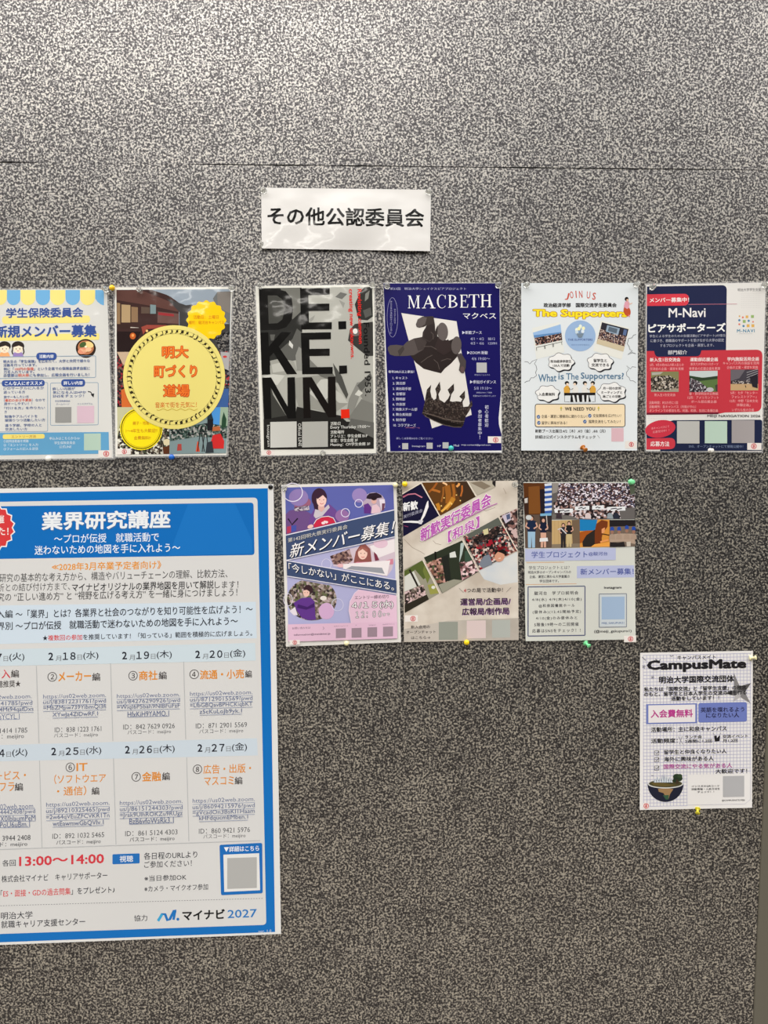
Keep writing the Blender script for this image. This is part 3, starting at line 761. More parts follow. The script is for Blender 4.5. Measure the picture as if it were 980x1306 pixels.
for (a, b) in (((310, 612), (390, 560)), ((400, 590), (440, 660)), ((330, 500), (420, 520)), ((450, 600), (520, 590)), ((380, 400), (396, 450))): p.strip([a, ((a[0]+b[0])/2+8, (a[1]+b[1])/2-10), b], 4, (92, 82, 78))
# the crown
p.new('crown_picture', label='dark cut-out of a spiked crown')
CR = (46, 38, 36)
p.poly([(318, 966), (336, 890), (352, 800), (382, 765), (376, 810), (384, 850), (400, 872), (416, 862), (420, 830), (410, 795), (442, 743), (448, 800), (432, 832), (440, 868), (474, 890), (500, 862), (512, 835), (496, 800), (540, 757), (541, 805), (522, 832), (512, 878), (530, 884), (560, 880), (588, 884), (598, 866), (577, 848), (616, 806), (617, 855), (600, 885), (605, 920), (640, 916), (662, 872), (670, 905), (640, 958), (622, 985), (604, 1050), (590, 1062), (540, 1060), (470, 1046), (400, 1016), (340, 985)], crowd([CR, (56, 46, 42), (36, 30, 29), (84, 74, 68), (40, 33, 31)], 2.0, 'gloss', 6))
p.poly([(345, 970), (400, 988), (470, 1010), (540, 1030), (592, 1042), (580, 1056), (530, 1052), (470, 1038), (400, 1010), (350, 984)], (26, 21, 21)); p.strip([(322, 958), (400, 978), (480, 1003), (560, 1020), (612, 1020)], 5, (104, 92, 84)); p.strip([(340, 984), (400, 1014), (470, 1044), (540, 1059), (592, 1060)], 4, (96, 86, 80))
L_ = (206, 208, 226); G_ = (170, 172, 204)
p.new('schedule_text', label='white schedule text on the right')
p.text('▶新歓ブース', 598, 733, 403, L_, h=24, bold=0.012); p.text('4/1・4/2', 655, 748, 447, G_, h=19); p.text('BB12', 778, 825, 447, G_, h=17); p.text('4/3・4/6', 655, 748, 478, G_, h=19); p.text('1209H', 778, 838, 478, G_, h=17)
p.text('▶ZOOM 新歓', 632, 775, 543, L_, h=24, bold=0.012); p.text('4/6 19:00〜', 663, 790, 585, G_, h=20); p.text('参加はこちらから', 682, 790, 697, G_, h=11)
p.text('▶参加ガイダンス', 652, 832, 746, L_, h=24, bold=0.012); p.text('5/8 19:10〜', 680, 803, 790, G_, h=20); p.text('詳細はSNSにて随時', 695, 805, 820, G_, h=11); p.text('各種SNSからお知らせします', 672, 830, 843, G_, h=12)
p.new('department_list', label='white numbered list on the left')
p.text('毎年200人以上参加！', 85, 263, 675, L_, h=20, bold=0.015)
for s, x1, y in (('1. キャスト', 218, 719), ('2. 演出部', 202, 755), ('3. 演出助手部', 242, 793), ('4. 音響部', 202, 829), ('5. 照明部', 202, 865), ('6. 衣装部', 202, 901), ('7. 映像スチール部', 285, 936), ('8. 舞台美術部', 245, 972), ('9. 制作部', 205, 1009), ('10. コラプターズ', 276, 1046)):
    p.text(s, 115 if len(s) < 9 or s[0] != '1' or s[1] == '.' else 120, x1, y, L_, h=21, bold=0.006)
p.text('(学生演劇チーム)', 205, 303, 1064, (186, 120, 150), h=10)
p.new('appeal_text', label='white vertical text'); p.vtext('初心者歓迎', 767, 905, 1060, L_, 0.004, 26); p.vtext('参加者募集中！', 720, 938, 1145, L_, 0.004, 26)
p.new('contact_text', label='small white text along the foot')
p.text('詳しくは各種SNSをご覧ください', 140, 393, 1138, G_, h=15); p.text('X', 155, 168, 1195, L_, h=13); p.text('Instagram', 250, 340, 1193, L_, h=15); p.text('HP', 425, 450, 1191, L_, h=13); p.text('Mail', 538, 575, 1187, L_, h=14); p.text('msp.contact@gmail.com', 592, 795, 1184, L_, h=14)
for x0, x1, y0, y1 in ((697, 768, 612, 681), (181, 222, 1171, 1213), (350, 392, 1168, 1210), (461, 503, 1165, 1207)): p.code_panel(x0, y0, x1, y1, (180, 180, 180))
p.sticker(776, 1124, 868, 1170, 830, 1148)
# ------------------------------------------------------------------ pale blue exchange committee poster
p = Poster('recruitment_poster', 'pale blue-white poster with speech clouds and a round blue logo between two photos', 'poster',
           [(665, 361), (814.5, 360.7), (813, 574.6), (665, 574.6)], 'laminate', dict(belly=0.004, bl=0.003, br=0.003, top=0.002), (221, 227, 230))
p.frame(655, 350, 5.441)
p.new('join_text', label='red arched capitals', split=False)
for ch, x, y, r in (('J', 374, 153, 14), ('O', 405, 142, -6), ('I', 436, 138, -4), ('N', 468, 138, -2), ('U', 522, 143, 4), ('S', 561, 151, 7)):
    wd = 7 if ch == 'I' else 24; p.text(ch, x-wd/2, x+wd/2, y, (196, 78, 58), h=50, bold=0.01, rot=r+0.01)
p.new('committee_text', label='black bold line'); p.text('政治経済学部　国際交流学生委員会', 210, 717, 213, (38, 38, 40), h=31, bold=0.035)
p.new('title_text', label='yellow outlined title', split=False); p.text('The Supporters', 137, 793, 276, (252, 222, 44), h=66, bold=0.04, outline=((176, 126, 24), 0.05), sl=0.005)
p.new('woman_drawing', label='drawn seated woman in pink')
p.ell(790, 255, 24, 36, (190, 84, 50), -15); p.poly([(766, 224), (776, 190), (796, 182), (806, 196), (804, 232), (790, 240)], (222, 160, 176)); p.strip([(796, 200), (812, 206), (826, 198)], 5, (226, 176, 150)); p.ell(787, 170, 13, 14, (40, 30, 30)); p.ell(792, 178, 7, 8, (226, 180, 150)); p.strip([(800, 280), (808, 296)], 6, (226, 130, 130))
p.new('beach_photo', label='tilted photo of a group under blue sky')
p.poly([(130, 372), (318, 330), (356, 540), (160, 588)], (226, 228, 222)); p.poly([(136, 404), (328, 346), (335, 412), (146, 448)], (152, 186, 226)); p.poly([(146, 440), (334, 402), (340, 455), (156, 494)], crowd([(40, 32, 32), (80, 56, 50), (150, 110, 96), (30, 30, 44), (200, 180, 170)], 1.9, 'laminate', 11))
p.poly([(140, 422), (332, 400), (333, 408), (146, 440)], (96, 140, 190)); p.strip([(158, 508), (342, 466)], 3, (60, 60, 60))
for x in (160, 215, 220, 272, 278, 335): p.strip([(x, 508-(x-158)*0.228), (x+3, 530-(x-158)*0.228)], 3, (60, 60, 60))
p.new('lecture_photo', label='tilted photo of a group in a hall')
p.poly([(610, 320), (806, 372), (752, 590), (555, 530)], (228, 228, 220)); p.poly([(616, 332), (800, 380), (764, 536), (577, 480)], crowd([(46, 36, 36), (90, 66, 60), (190, 170, 160), (40, 40, 60), (150, 120, 110)], 1.9, 'laminate', 12))
p.poly([(616, 332), (800, 380), (788, 428), (606, 380)], (48, 46, 54)); p.poly([(652, 352), (740, 374), (728, 420), (642, 396)], (150, 170, 190)); p.poly([(664, 362), (724, 378), (716, 410), (656, 392)], (92, 106, 120)); p.poly([(768, 380), (790, 386), (782, 424), (760, 418)], (90, 110, 150)); p.poly([(588, 446), (774, 500), (764, 536), (577, 480)], (204, 190, 160))
p.new('round_logo', label='round blue logo with a bunch of pale flowers', split=False)
p.ell(465, 426, 106, 107, (152, 180, 216), n=48)
for x, y, c in ((440, 384, (236, 240, 222)), (466, 360, (228, 236, 220)), (487, 374, (240, 238, 190)), (456, 376, (244, 240, 180)), (482, 395, (222, 232, 240)), (440, 400, (200, 216, 226))): p.ell(x, y, 11, 13, c, n=14); p.strip([(x, y+12), (464, 428)], 2, (90, 100, 110))
p.poly([(440, 410), (490, 410), (476, 436), (452, 436)], (120, 136, 150)); p.text('THE SUPPORTERS', 378, 550, 453, (66, 84, 146), h=15, bold=0.01); p.text('国際交流学生委員会', 402, 530, 489, (120, 146, 190), h=10)
def cloud(cx, cy, rx, ry, seed=0):
    def q(dx, dy, k=1.0): 
        return [(cx+dx+(rx*k)*(0.94+0.07*math.cos(7*a+seed))*math.cos(a), cy+dy+(ry*k)*(0.94+0.09*math.cos(7*a+seed))*math.sin(a)) for a in [2*math.pi*i/56 for i in range(56)]]
    p.poly(q(6, 8), (48, 48, 54)); p.poly(q(0, 0), (236, 236, 234)); p.strip(q(0, 0), 3, (60, 60, 66), True)
p.new('speech_cloud', label='white speech clouds with black text'); BK = (44, 40, 40)
for a in ((332, 608, 93, 64, 0), (603, 608, 92, 63, 1), (238, 826, 85, 58, 2), (683, 817, 102, 68, 3)): cloud(*a)
p.text('政治経済学部生', 258, 403, 603, BK, h=20, bold=0.025); p.text('150人で活動', 275, 390, 632, BK, h=20, bold=0.025); p.text('留学生と', 557, 650, 597, BK, h=24, bold=0.025); p.text('交流できる', 543, 665, 628, BK, h=24, bold=0.025)
p.text('入会費無料', 175, 290, 832, BK, h=23, bold=0.02); p.text('月一回の定例', 622, 748, 790, BK, h=20, bold=0.025); p.text('ミーティングと', 610, 757, 819, BK, h=20, bold=0.025); p.text('局ごとの活動', 620, 748, 847, BK, h=20, bold=0.025)
p.new('cloud_outline', label='thin cut-off cloud outlines at the sides', split=False); LC = (70, 70, 76)
p.strip([(78, 606), (100, 606), (114, 622), (132, 602), (166, 588), (146, 620), (158, 634), (164, 660), (154, 680), (162, 700), (140, 718), (124, 716), (112, 738), (90, 742), (78, 752)], 3, LC)
p.strip([(852, 416), (834, 422), (824, 440), (800, 444), (796, 466), (790, 480), (804, 500), (808, 520), (826, 530), (796, 556), (826, 542), (850, 550)], 3, LC)
p.strip([(852, 644), (826, 640), (814, 656), (786, 634), (800, 660), (786, 680), (788, 704), (804, 716), (812, 738), (832, 738), (852, 752)], 3, LC)
p.new('question_text', label='slate blue rounded heading', split=False); BL = (88, 124, 152)
for s, x0, x1, y, h, sl in (('What', 173, 300, 718, 54, -0.03), ('is', 312, 352, 708, 44, -0.02), ('The', 366, 454, 708, 46, 0.0), ('Supporters?', 468, 768, 710, 58, 0.01)): p.text(s, x0, x1, y, BL, h=h, bold=0.02, sl=sl)
p.new('meeting_drawing', label='drawn people round a striped table', split=False)
for x, c, k in ((372, (216, 164, 70), 1), (430, (228, 226, 220), -1), (497, (228, 226, 220), 1), (552, (216, 164, 70), -1)):
    p.poly([(x-20, 822), (x-22, 790), (x-8, 772), (x+10, 772), (x+22, 792), (x+20, 822)], c); p.ell(x, 754, 15, 14, (34, 32, 32)); p.ell(x+4*k, 762, 9, 9, (238, 214, 190)); p.strip([(x+14*k, 790), (x+26*k, 800)], 4, (60, 58, 58))
p.poly([(353, 822), (570, 820), (570, 838), (353, 840)], (30, 28, 30)); p.poly([(400, 838), (526, 838), (540, 884), (396, 886)], (30, 28, 30))
for x in (410, 440, 478, 510): p.poly([(x, 838), (x+12, 838), (x+20-(x-440)*0.1, 886), (x+4-(x-440)*0.1, 886)], (226, 228, 228))
p.strip([(356, 840), (356, 884), (390, 884)], 3, (70, 70, 74)); p.strip([(568, 838), (568, 884), (548, 884)], 3, (70, 70, 74))
p.new('need_box', label='cream box with dark outline'); p.rrect(152, 900, 776, 1058, 18, (240, 220, 184)); p.box(152, 900, 776, 1058, 5, (64, 64, 72), 18)
p.text('WE NEED YOU', 358, 568, 933, (44, 42, 42), h=24, bold=0.03, space=1.1)
for x in (332, 592): p.poly([(x-9, 930), (x, 914), (x+9, 930)], (226, 200, 60)); p.strip([(x, 926), (x, 946)], 5, (150, 160, 90))
for x, y in ((175, 988), (531, 981), (177, 1030), (497, 1021)): p.ell(x, y, 12, 13, (66, 104, 160), n=16); p.strip([(x-5, y), (x-1, y+5), (x+6, y-5)], 3, (232, 232, 228))
for s, x0, x1, y in (('企画・運営に積極的に関わりたい！', 195, 513, 985), ('交友関係を広げたい！', 553, 748, 980), ('留学に興味がある！', 197, 372, 1030), ('国際交流をしてみたい！', 523, 744, 1021)): p.text(s, x0, x1, y, (74, 66, 60), h=23, bold=0.006)
p.new('booth_text', label='black two line note'); p.text('新歓ブース出展日:4/2（木）,4/3（金）,4/6（月）', 152, 640, 1087, BK, h=26, bold=0.02); p.text('詳細は公式インスタグラムをチェック', 152, 570, 1128, BK, h=25, bold=0.02); p.strip([(584, 1116), (600, 1136)], 3, (150, 150, 150))
p.code_panel(681, 1066, 766, 1160, (216, 180, 188))
p.sticker(776, 1156, 858, 1208, 820, 1180, 15)

# ------------------------------------------------------------------ navy and red peer supporter poster
p = Poster('recruitment_poster', 'navy and red poster with three small photos in a row, rightmost of the upper row', 'poster',
           [(824.5, 363), (977, 360.3), (972, 576), (824.3, 575)], 'laminate', dict(belly=0.006, bl=0.003, br=0.005, top=0.003), (224, 222, 218), rim=1.8)
p.frame(815, 350, 5.442)
NVY, RED = (34, 40, 72), (194, 56, 68); WH = (230, 228, 228)
p.new('navy_panel', label='navy panel with a round corner'); p.rpoly([(58, 84), (612, 74), (606, 572), (54, 574)], [0, 36, 0, 0], NVY)
p.new('recruiting_label', label='red rounded label with white text'); p.rpoly([(56, 138), (350, 134), (348, 216), (56, 219)], [0, 38, 38, 0], (212, 62, 76)); p.strip([(345, 208), (683, 205)], 3, (196, 120, 140)); p.text('メンバー募集中！', 76, 350, 177, (240, 232, 230), h=33, bold=0.025)
p.new('title_text', label='large white title', split=False); p.text('M-Navi', 207, 465, 265, WH, h=66, bold=0.018); p.text('ピアサポーターズ', 66, 604, 370, (238, 238, 236), h=62, bold=0.035)
p.new('intro_text', label='small pale text'); PT = (186, 188, 200)
p.text('学生による学生のための支援活動(ピアサポート)の理念', 75, 603, 427, PT, h=22); p.text('に基づき、教職員のサポートを受けながら大学の認定', 82, 592, 458, PT, h=22); p.text('するプロジェクトを企画・運営します。', 148, 522, 492, PT, h=21)
p.new('dot_pattern', label='faint dots', split=False)
for i in range(12):
    for j in range(8): p.ell(716+i*11.5, 132+j*14, 1.6, 1.6, (176, 174, 176), n=6)
for i in range(12):
    for j in range(3): p.ell(66+i*11.5, 985+j*14, 1.6, 1.6, (160, 158, 160), n=6)
p.new('department_text', label='grey line at the top right'); p.text('明治大学学生支援', 688, 850, 106, (112, 112, 116), h=22)
p.new('dotted_logo', label='logo of coloured dots and squares over blue letters', split=False)
O_, B_, G_, R_ = (222, 176, 92), (84, 134, 176), (150, 180, 110), (222, 130, 110)
for x, y, s, c in ((700, 290, 6, O_), (723, 298, 7, R_), (752, 294, 9, O_), (790, 292, 10, G_), (699, 318, 8, B_), (733, 326, 10, G_), (764, 322, 8, B_), (794, 329, 6, R_), (699, 346, 7, R_), (728, 358, 8, B_), (760, 356, 10, O_), (793, 356, 10, O_)):
    if s >= 9: p.rect(x-s, y-s, x+s, y+s, c)
    else: p.ell(x, y, s, s, c, n=14)
p.text('M-NAVI', 682, 806, 391, (72, 134, 164), h=23, bold=0.025, space=1.15); p.text('MEIJI NAVIGATION', 700, 788, 412, (150, 160, 170), h=6)
p.new('red_panel', label='red panel with round right corners'); p.rpoly([(54, 532), (860, 522), (852, 952), (600, 958), (560, 966), (54, 968)], [0, 44, 44, 0, 0, 0], RED); p.poly([(54, 960), (560, 958), (552, 970), (54, 974)], (104, 28, 48))
p.new('section_tab', label='navy tab with white text'); p.rpoly([(104, 520), (440, 516), (424, 568), (116, 572)], [0, 0, 24, 24], NVY); p.text('部門紹介', 203, 337, 541, (222, 222, 224), h=30, bold=0.012)
p.new('section_text', label='white headings and pale pink notes'); PK = (234, 176, 176)
p.text('新入生1日交流会', 78, 290, 592, (240, 224, 222), h=28, bold=0.025); p.text('運動部応援企画', 357, 550, 590, (240, 224, 222), h=28, bold=0.025); p.text('学内施設活用企画', 615, 835, 587, (240, 224, 222), h=28, bold=0.025)
for s, x0, x1, y in (('5月、9月の約10人の新入生との', 78, 312, 627), ('交流会の企画・運営を実施', 78, 312, 655), ('東京六大学NO.1スポーツ', 360, 552, 622), ('体育会の応援企画を実施', 350, 565, 653), ('キャンパス内の施設を活用', 585, 835, 616), ('企画の立案・運営を実施', 612, 828, 645),
                     ('新入生1日交流会', 108, 255, 836), ('春・野球明治対立教戦', 350, 552, 828), ('12月：アメリカンフット', 340, 555, 855), ('ボール部応援企画', 365, 540, 883), ('5月：七夕「センター', 638, 825, 822), ('フォレストツアー」', 645, 818, 850), ('12月：中野「日本文化', 632, 828, 878), ('体験企画」', 680, 775, 906), ('いずれも仮の企画', 648, 800, 940),
                     ('活動時間：約2か月に1回', 72, 272, 890), ('活動場所：各キャンパス（対面が中心）', 72, 398, 918), ('オンラインでの参加も可。対面、和泉、生田に各種企画', 75, 550, 945)): p.text(s, x0, x1, y, PK, h=20)
p.new('park_photo', label='photo of a group sitting on grass'); p.rect(85, 674, 278, 815, (120, 116, 84)); p.rect(85, 700, 278, 815, crowd([(44, 40, 38), (92, 80, 70), (150, 140, 124), (30, 28, 30), (190, 180, 168), (70, 66, 56)], 2.2, 'laminate', 21)); p.poly([(85, 674), (278, 674), (278, 740), (210, 700), (120, 706), (85, 720)], (128, 126, 86)); p.poly([(90, 680), (170, 676), (150, 694), (92, 700)], (170, 168, 156)); p.poly([(85, 800), (170, 812), (278, 790), (278, 815), (85, 815)], (160, 150, 132))
p.new('stadium_photo', label='photo of a sports ground from the stands'); p.rect(352, 670, 548, 815, (90, 116, 66)); p.poly([(352, 670), (548, 668), (548, 712), (440, 716), (352, 702)], (196, 206, 206)); p.poly([(352, 704), (440, 718), (548, 704), (548, 724), (420, 740), (352, 722)], (48, 64, 46)); p.poly([(352, 716), (420, 742), (470, 780), (500, 815), (352, 816)], crowd([(40, 36, 44), (110, 104, 110), (30, 28, 34), (180, 176, 180), (76, 60, 66)], 2.0, 'laminate', 22)); p.ell(495, 800, 26, 16, (184, 182, 186)); p.poly([(530, 770), (548, 760), (548, 812), (536, 812)], (70, 66, 60))
p.new('atrium_photo', label='photo of a dark atrium with a sandy floor'); p.rect(638, 660, 830, 805, (66, 62, 70)); p.rect(638, 760, 830, 805, (192, 160, 118)); p.poly([(638, 662), (740, 660), (700, 720), (640, 740)], (104, 98, 104)); p.rect(640, 738, 770, 760, crowd([(40, 36, 40), (130, 120, 116), (60, 54, 58), (180, 172, 166)], 1.8, 'laminate', 23))
for k in range(4): p.strip([(750, 735-k*18), (828, 700-k*14)], 3, (176, 172, 176))
p.poly([(770, 710), (826, 690), (826, 790), (790, 780)], (40, 36, 44)); p.strip([(740, 770), (745, 785)], 6, (60, 50, 50))
p.new('navigation_text', label='dark line of capitals'); p.text('MEIJI NAVIGATION 2026', 476, 845, 985, (48, 44, 48), h=23, bold=0.02)
p.new('apply_panel', label='navy panel along the foot'); p.rpoly([(54, 1064), (240, 1012), (858, 1008), (854, 1224), (150, 1226), (150, 1216), (54, 1216)], [0, 0, 18, 0, 0, 0, 0], (28, 36, 66))
p.new('notice_bubble', label='red oval bubble'); p.ell(150, 1072, 106, 60, (198, 52, 70), -10, n=40); p.text('各キャンパスにて', 88, 212, 1062, (232, 160, 166), h=17, sl=-0.12); p.text('応募受付中！！', 98, 212, 1088, (232, 160, 166), h=17, sl=-0.12)
p.new('apply_label', label='red rounded label with white text'); p.rpoly([(54, 1138), (254, 1134), (254, 1212), (54, 1216)], [0, 38, 38, 0], (198, 58, 72)); p.text('応募方法', 82, 213, 1176, (240, 226, 224), h=36, bold=0.02)
p.code_panel(266, 1018, 422, 1173, (186, 186, 182)); p.code_panel(459, 1018, 614, 1172, (184, 208, 192)); p.code_panel(646, 1012, 804, 1170, (160, 154, 154))
p.new('notice_text', label='small blue-grey text'); p.text('SNS、オープンチャットにて情報公開中！', 348, 725, 1194, (124, 138, 168), h=20)
p.sticker(754, 1170, 852, 1218, 800, 1192)

# ------------------------------------------------------------------ lavender festival poster
p = Poster('recruitment_poster', 'lavender poster with purple-jacketed women and two dark diagonal bands, beside the big blue poster', 'poster',
           [(358.8, 618.2), (505.9, 614.7), (511.7, 819), (365, 824.8)], 'gloss', dict(belly=0.004, bl=0.003, br=0.004), (220, 217, 212))
p.frame(350, 605, 5.677)
p.new('printed_ground', label='lavender printed ground', split=False); p.rpoly([(80, 95), (862, 76), (888, 1190), (102, 1212)], 16, (172, 172, 210)); p.rpoly([(80, 95), (862, 76), (868, 262), (84, 442)], [16, 16, 0, 0], (92, 98, 166))
p.new('fan_photo', label='cut-out photo of a smiling woman in purple holding a red fan')
p.poly([(84, 438), (82, 290), (110, 262), (170, 250), (240, 270), (285, 300), (280, 392)], (108, 78, 130)); p.ell(205, 214, 62, 40, (150, 92, 118), -20); p.poly([(140, 240), (250, 225), (256, 262), (150, 268)], crowd([(190, 180, 190), (80, 60, 86), (130, 120, 136)], 3, 'gloss', 31))
p.poly([(240, 392), (262, 300), (290, 250), (340, 240), (400, 215), (450, 260), (466, 340), (440, 352)], (108, 72, 140)); p.poly([(285, 300), (300, 240), (345, 262), (392, 218), (402, 240), (350, 300), (300, 320)], (196, 188, 196))
p.ell(326, 172, 56, 72, (58, 36, 54)); p.poly([(275, 180), (290, 250), (320, 258), (330, 200)], (58, 36, 54)); p.poly([(318, 226), (362, 226), (364, 250), (342, 272), (318, 252)], (216, 170, 162)); p.ell(342, 186, 36, 48, (236, 198, 188)); p.poly([(300, 150), (340, 128), (380, 150), (378, 176), (352, 150), (312, 180)], (58, 36, 54))
p.ell(328, 184, 4, 3, (50, 30, 40), n=8); p.ell(357, 184, 4, 3, (50, 30, 40), n=8); p.strip([(330, 208), (344, 216), (358, 208)], 4, (196, 80, 90)); p.strip([(342, 188), (340, 198)], 2, (206, 150, 140))
p.poly([(284, 362), (300, 330), (340, 310), (390, 306), (424, 318), (442, 350), (290, 386)], (198, 44, 72)); p.ell(355, 352, 14, 10, (238, 214, 216)); p.ell(378, 346, 12, 9, (238, 214, 216)); p.ell(366, 342, 9, 7, (238, 214, 216)); p.strip([(286, 360), (305, 328), (345, 308), (392, 303), (428, 316), (446, 350)], 5, (232, 226, 226)); p.ell(262, 378, 22, 14, (232, 190, 180), -20)
p.poly([(92, 380), (120, 372), (120, 420), (92, 430)], (176, 60, 90)); p.poly([(124, 372), (160, 366), (160, 410), (124, 418)], (70, 80, 160)); p.strip([(100, 320), (128, 364), (170, 318)], 10, (40, 30, 50))
p.new('booth_photo', label='small round photo of a person at a stall'); p.ell(722, 208, 82, 78, (182, 164, 182), n=36); p.poly([(655, 170), (690, 138), (740, 132), (775, 150), (780, 168), (690, 180)], (44, 32, 44)); p.poly([(650, 282), (648, 220), (680, 208), (704, 240), (700, 284)], (96, 52, 130)); p.ell(722, 190, 20, 24, (216, 170, 160)); p.ell(722, 172, 22, 16, (40, 28, 36)); p.poly([(704, 284), (710, 226), (740, 216), (764, 240), (770, 276)], (222, 190, 200)); p.poly([(760, 180), (800, 180), (802, 240), (775, 262)], (226, 216, 226)); p.poly([(780, 210), (802, 210), (796, 256), (778, 264)], (110, 70, 90))
p.new('bubble_mark', label='pale translucent-looking circles')
p.ell(176, 168, 70, 62, (142, 122, 176), n=30); p.ell(617, 152, 54, 52, (150, 130, 184), n=30); p.ell(492, 300, 50, 46, (146, 106, 160), n=30)
p.ring(134, 130, 70, 66, 6, (226, 222, 236)); p.ring(515, 278, 30, 30, 5, (222, 218, 236)); p.ring(612, 210, 28, 28, 5, (222, 218, 236))
p.new('banner_photo', label='photo of a long-haired woman behind a white banner')
p.poly([(405, 590), (470, 570), (545, 540), (870, 462), (876, 600), (852, 690), (815, 740), (600, 696), (430, 664)], (206, 188, 200)); p.poly([(404, 592), (545, 540), (570, 620), (520, 660), (425, 650)], crowd([(96, 70, 70), (140, 110, 100), (70, 50, 54), (180, 150, 150)], 4, 'gloss', 33)); p.poly([(690, 520), (870, 468), (872, 560), (740, 610)], (232, 224, 226)); p.ell(770, 500, 52, 34, (222, 190, 206))
p.poly([(575, 640), (590, 560), (620, 515), (660, 505), (695, 540), (706, 640)], (142, 84, 78)); p.ell(640, 572, 34, 44, (238, 200, 184)); p.poly([(606, 560), (630, 522), (676, 540), (672, 566), (640, 540)], (160, 98, 88)); p.ell(628, 572, 4, 3, (60, 34, 40), n=8); p.ell(654, 572, 4, 3, (60, 34, 40), n=8); p.strip([(630, 596), (642, 602), (654, 596)], 4, (200, 80, 90))
p.poly([(560, 650), (600, 634), (690, 634), (740, 640), (860, 610), (862, 650), (700, 668), (540, 676)], (206, 130, 150)); p.poly([(496, 650), (840, 622), (818, 735), (500, 684)], (234, 226, 228)); p.poly([(520, 684), (560, 664), (780, 676), (800, 720), (700, 706)], (150, 152, 160)); p.poly([(720, 560), (742, 580), (760, 620), (730, 626)], (120, 50, 70)); p.ell(478, 660, 22, 14, (228, 180, 184))
p.ring(378, 650, 34, 38, 4, (214, 210, 230))
p.new('jacket_photo', label='round photo of a person in a purple jacket')
q = [a for a in p.arc(272, 906, 180, 152, 0, 60) if a[1] > 745+(a[0]-90)*0.17]
p.poly(q, crowd([(70, 56, 52), (110, 96, 84), (50, 42, 46), (150, 140, 130), (96, 100, 70), (180, 160, 160)], 4, 'gloss', 34))
p.poly([(110, 990), (150, 960), (170, 1020), (140, 1020)], (222, 214, 222)); p.poly([(140, 930), (200, 895), (262, 890), (292, 920), (296, 1000), (302, 1052), (250, 1056), (200, 1040), (165, 990)], (96, 56, 136)); p.poly([(170, 940), (240, 960), (290, 930), (292, 960), (230, 980), (165, 966)], (66, 36, 100)); p.ell(246, 836, 34, 36, (58, 38, 44)); p.ell(232, 856, 24, 30, (232, 190, 176)); p.poly([(210, 840), (230, 816), (262, 830), (258, 850), (236, 836)], (58, 38, 44)); p.ell(222, 856, 3, 3, (50, 30, 40), n=6); p.ell(240, 856, 3, 3, (50, 30, 40), n=6)
p.ell(378, 990, 56, 60, (206, 168, 204), n=30); p.ell(356, 896, 24, 16, (226, 218, 210))
p.ring(458, 944, 42, 44, 4, (210, 208, 228)); p.ring(100, 908, 32, 44, 4, (222, 216, 232))
bd = (62, 76, 110); LN = (222, 220, 232)
p.new('upper_band', label='dark blue diagonal band'); p.poly([(83, 442), (869, 258), (872, 450), (88, 622)], bd); p.strip([(83, 440), (868, 257)], 7, LN); p.strip([(88, 622), (872, 452)], 6, LN)
p.new('lower_band', label='dark blue band sloping down'); p.poly([(89, 624), (884, 764), (886, 866), (92, 736)], bd); p.strip([(89, 624), (884, 764)], 6, LN); p.strip([(92, 736), (886, 866)], 6, LN)
p.new('headline_text', label='white italic headline'); W_ = (238, 236, 236); sh = ((22, 26, 44), 6, 7)
p.text('第142回明大祭実行委員会', 98, 530, 428, (206, 204, 200), h=32, bold=0.004, sl=-0.235, shadow=((22, 26, 44), 2, 3)); p.text('新メンバー募集！', 118, 868, 468, W_, h=104, bold=0.006, sl=-0.235, shear=0.22, shadow=sh)
p.text('「今しかない」がここにある。', 104, 866, 742, W_, h=62, bold=0.004, sl=0.185, shear=-0.05, shadow=((22, 26, 44), 4, 5))
p.new('deadline_disc', label='pink disc behind the deadline')
p.poly([(540, 985), (548, 920), (580, 862), (612, 834), (886, 878), (890, 1084), (560, 1090)], (222, 188, 208)); p.strip([(612, 834), (580, 862), (548, 920), (540, 985), (560, 1088)], 4, (230, 212, 226))
p.new('deadline_text', label='dark deadline text with white figures'); DK = (72, 60, 74); o_ = (DK, 0.06)
p.text('エントリー締め切り', 583, 830, 888, DK, h=28); p.text('４/１５(水)', 562, 862, 947, (240, 236, 236), h=60, bold=0.012, outline=o_); p.text('１２：００', 590, 776, 1013, (240, 236, 236), h=44, outline=o_); p.text('まで', 786, 836, 1014, (240, 236, 236), h=22, outline=(DK, 0.05))
p.new('contact_strip', label='pink strip along the foot'); p.poly([(98, 1086), (890, 1068), (892, 1188), (102, 1212)], (218, 182, 204)); p.text('お問い合わせは', 130, 262, 1112, (110, 94, 112), h=16); p.text('information@meidaisai.jp', 142, 406, 1159, (70, 62, 78), h=19, bold=0.006); p.strip([(352, 1104), (362, 1114), (352, 1124)], 3, (130, 110, 130))
for s, x0, x1, y in (('公式ホームページ', 432, 535, 1098), ('X', 588, 596, 1092), ('Instagram', 685, 735, 1091), ('LINE公式アカウント', 785, 872, 1085)): p.text(s, x0, x1, y, (110, 90, 110), h=9)
for x0, x1, y0, y1 in ((446, 518, 1116, 1185), (560, 632, 1112, 1182), (675, 745, 1107, 1177), (788, 860, 1102, 1173)): p.code_panel(x0, y0, x1, y1, (150, 130, 142))
p.sticker(110, 1200, 186, 1234, 149, 1217, 14)

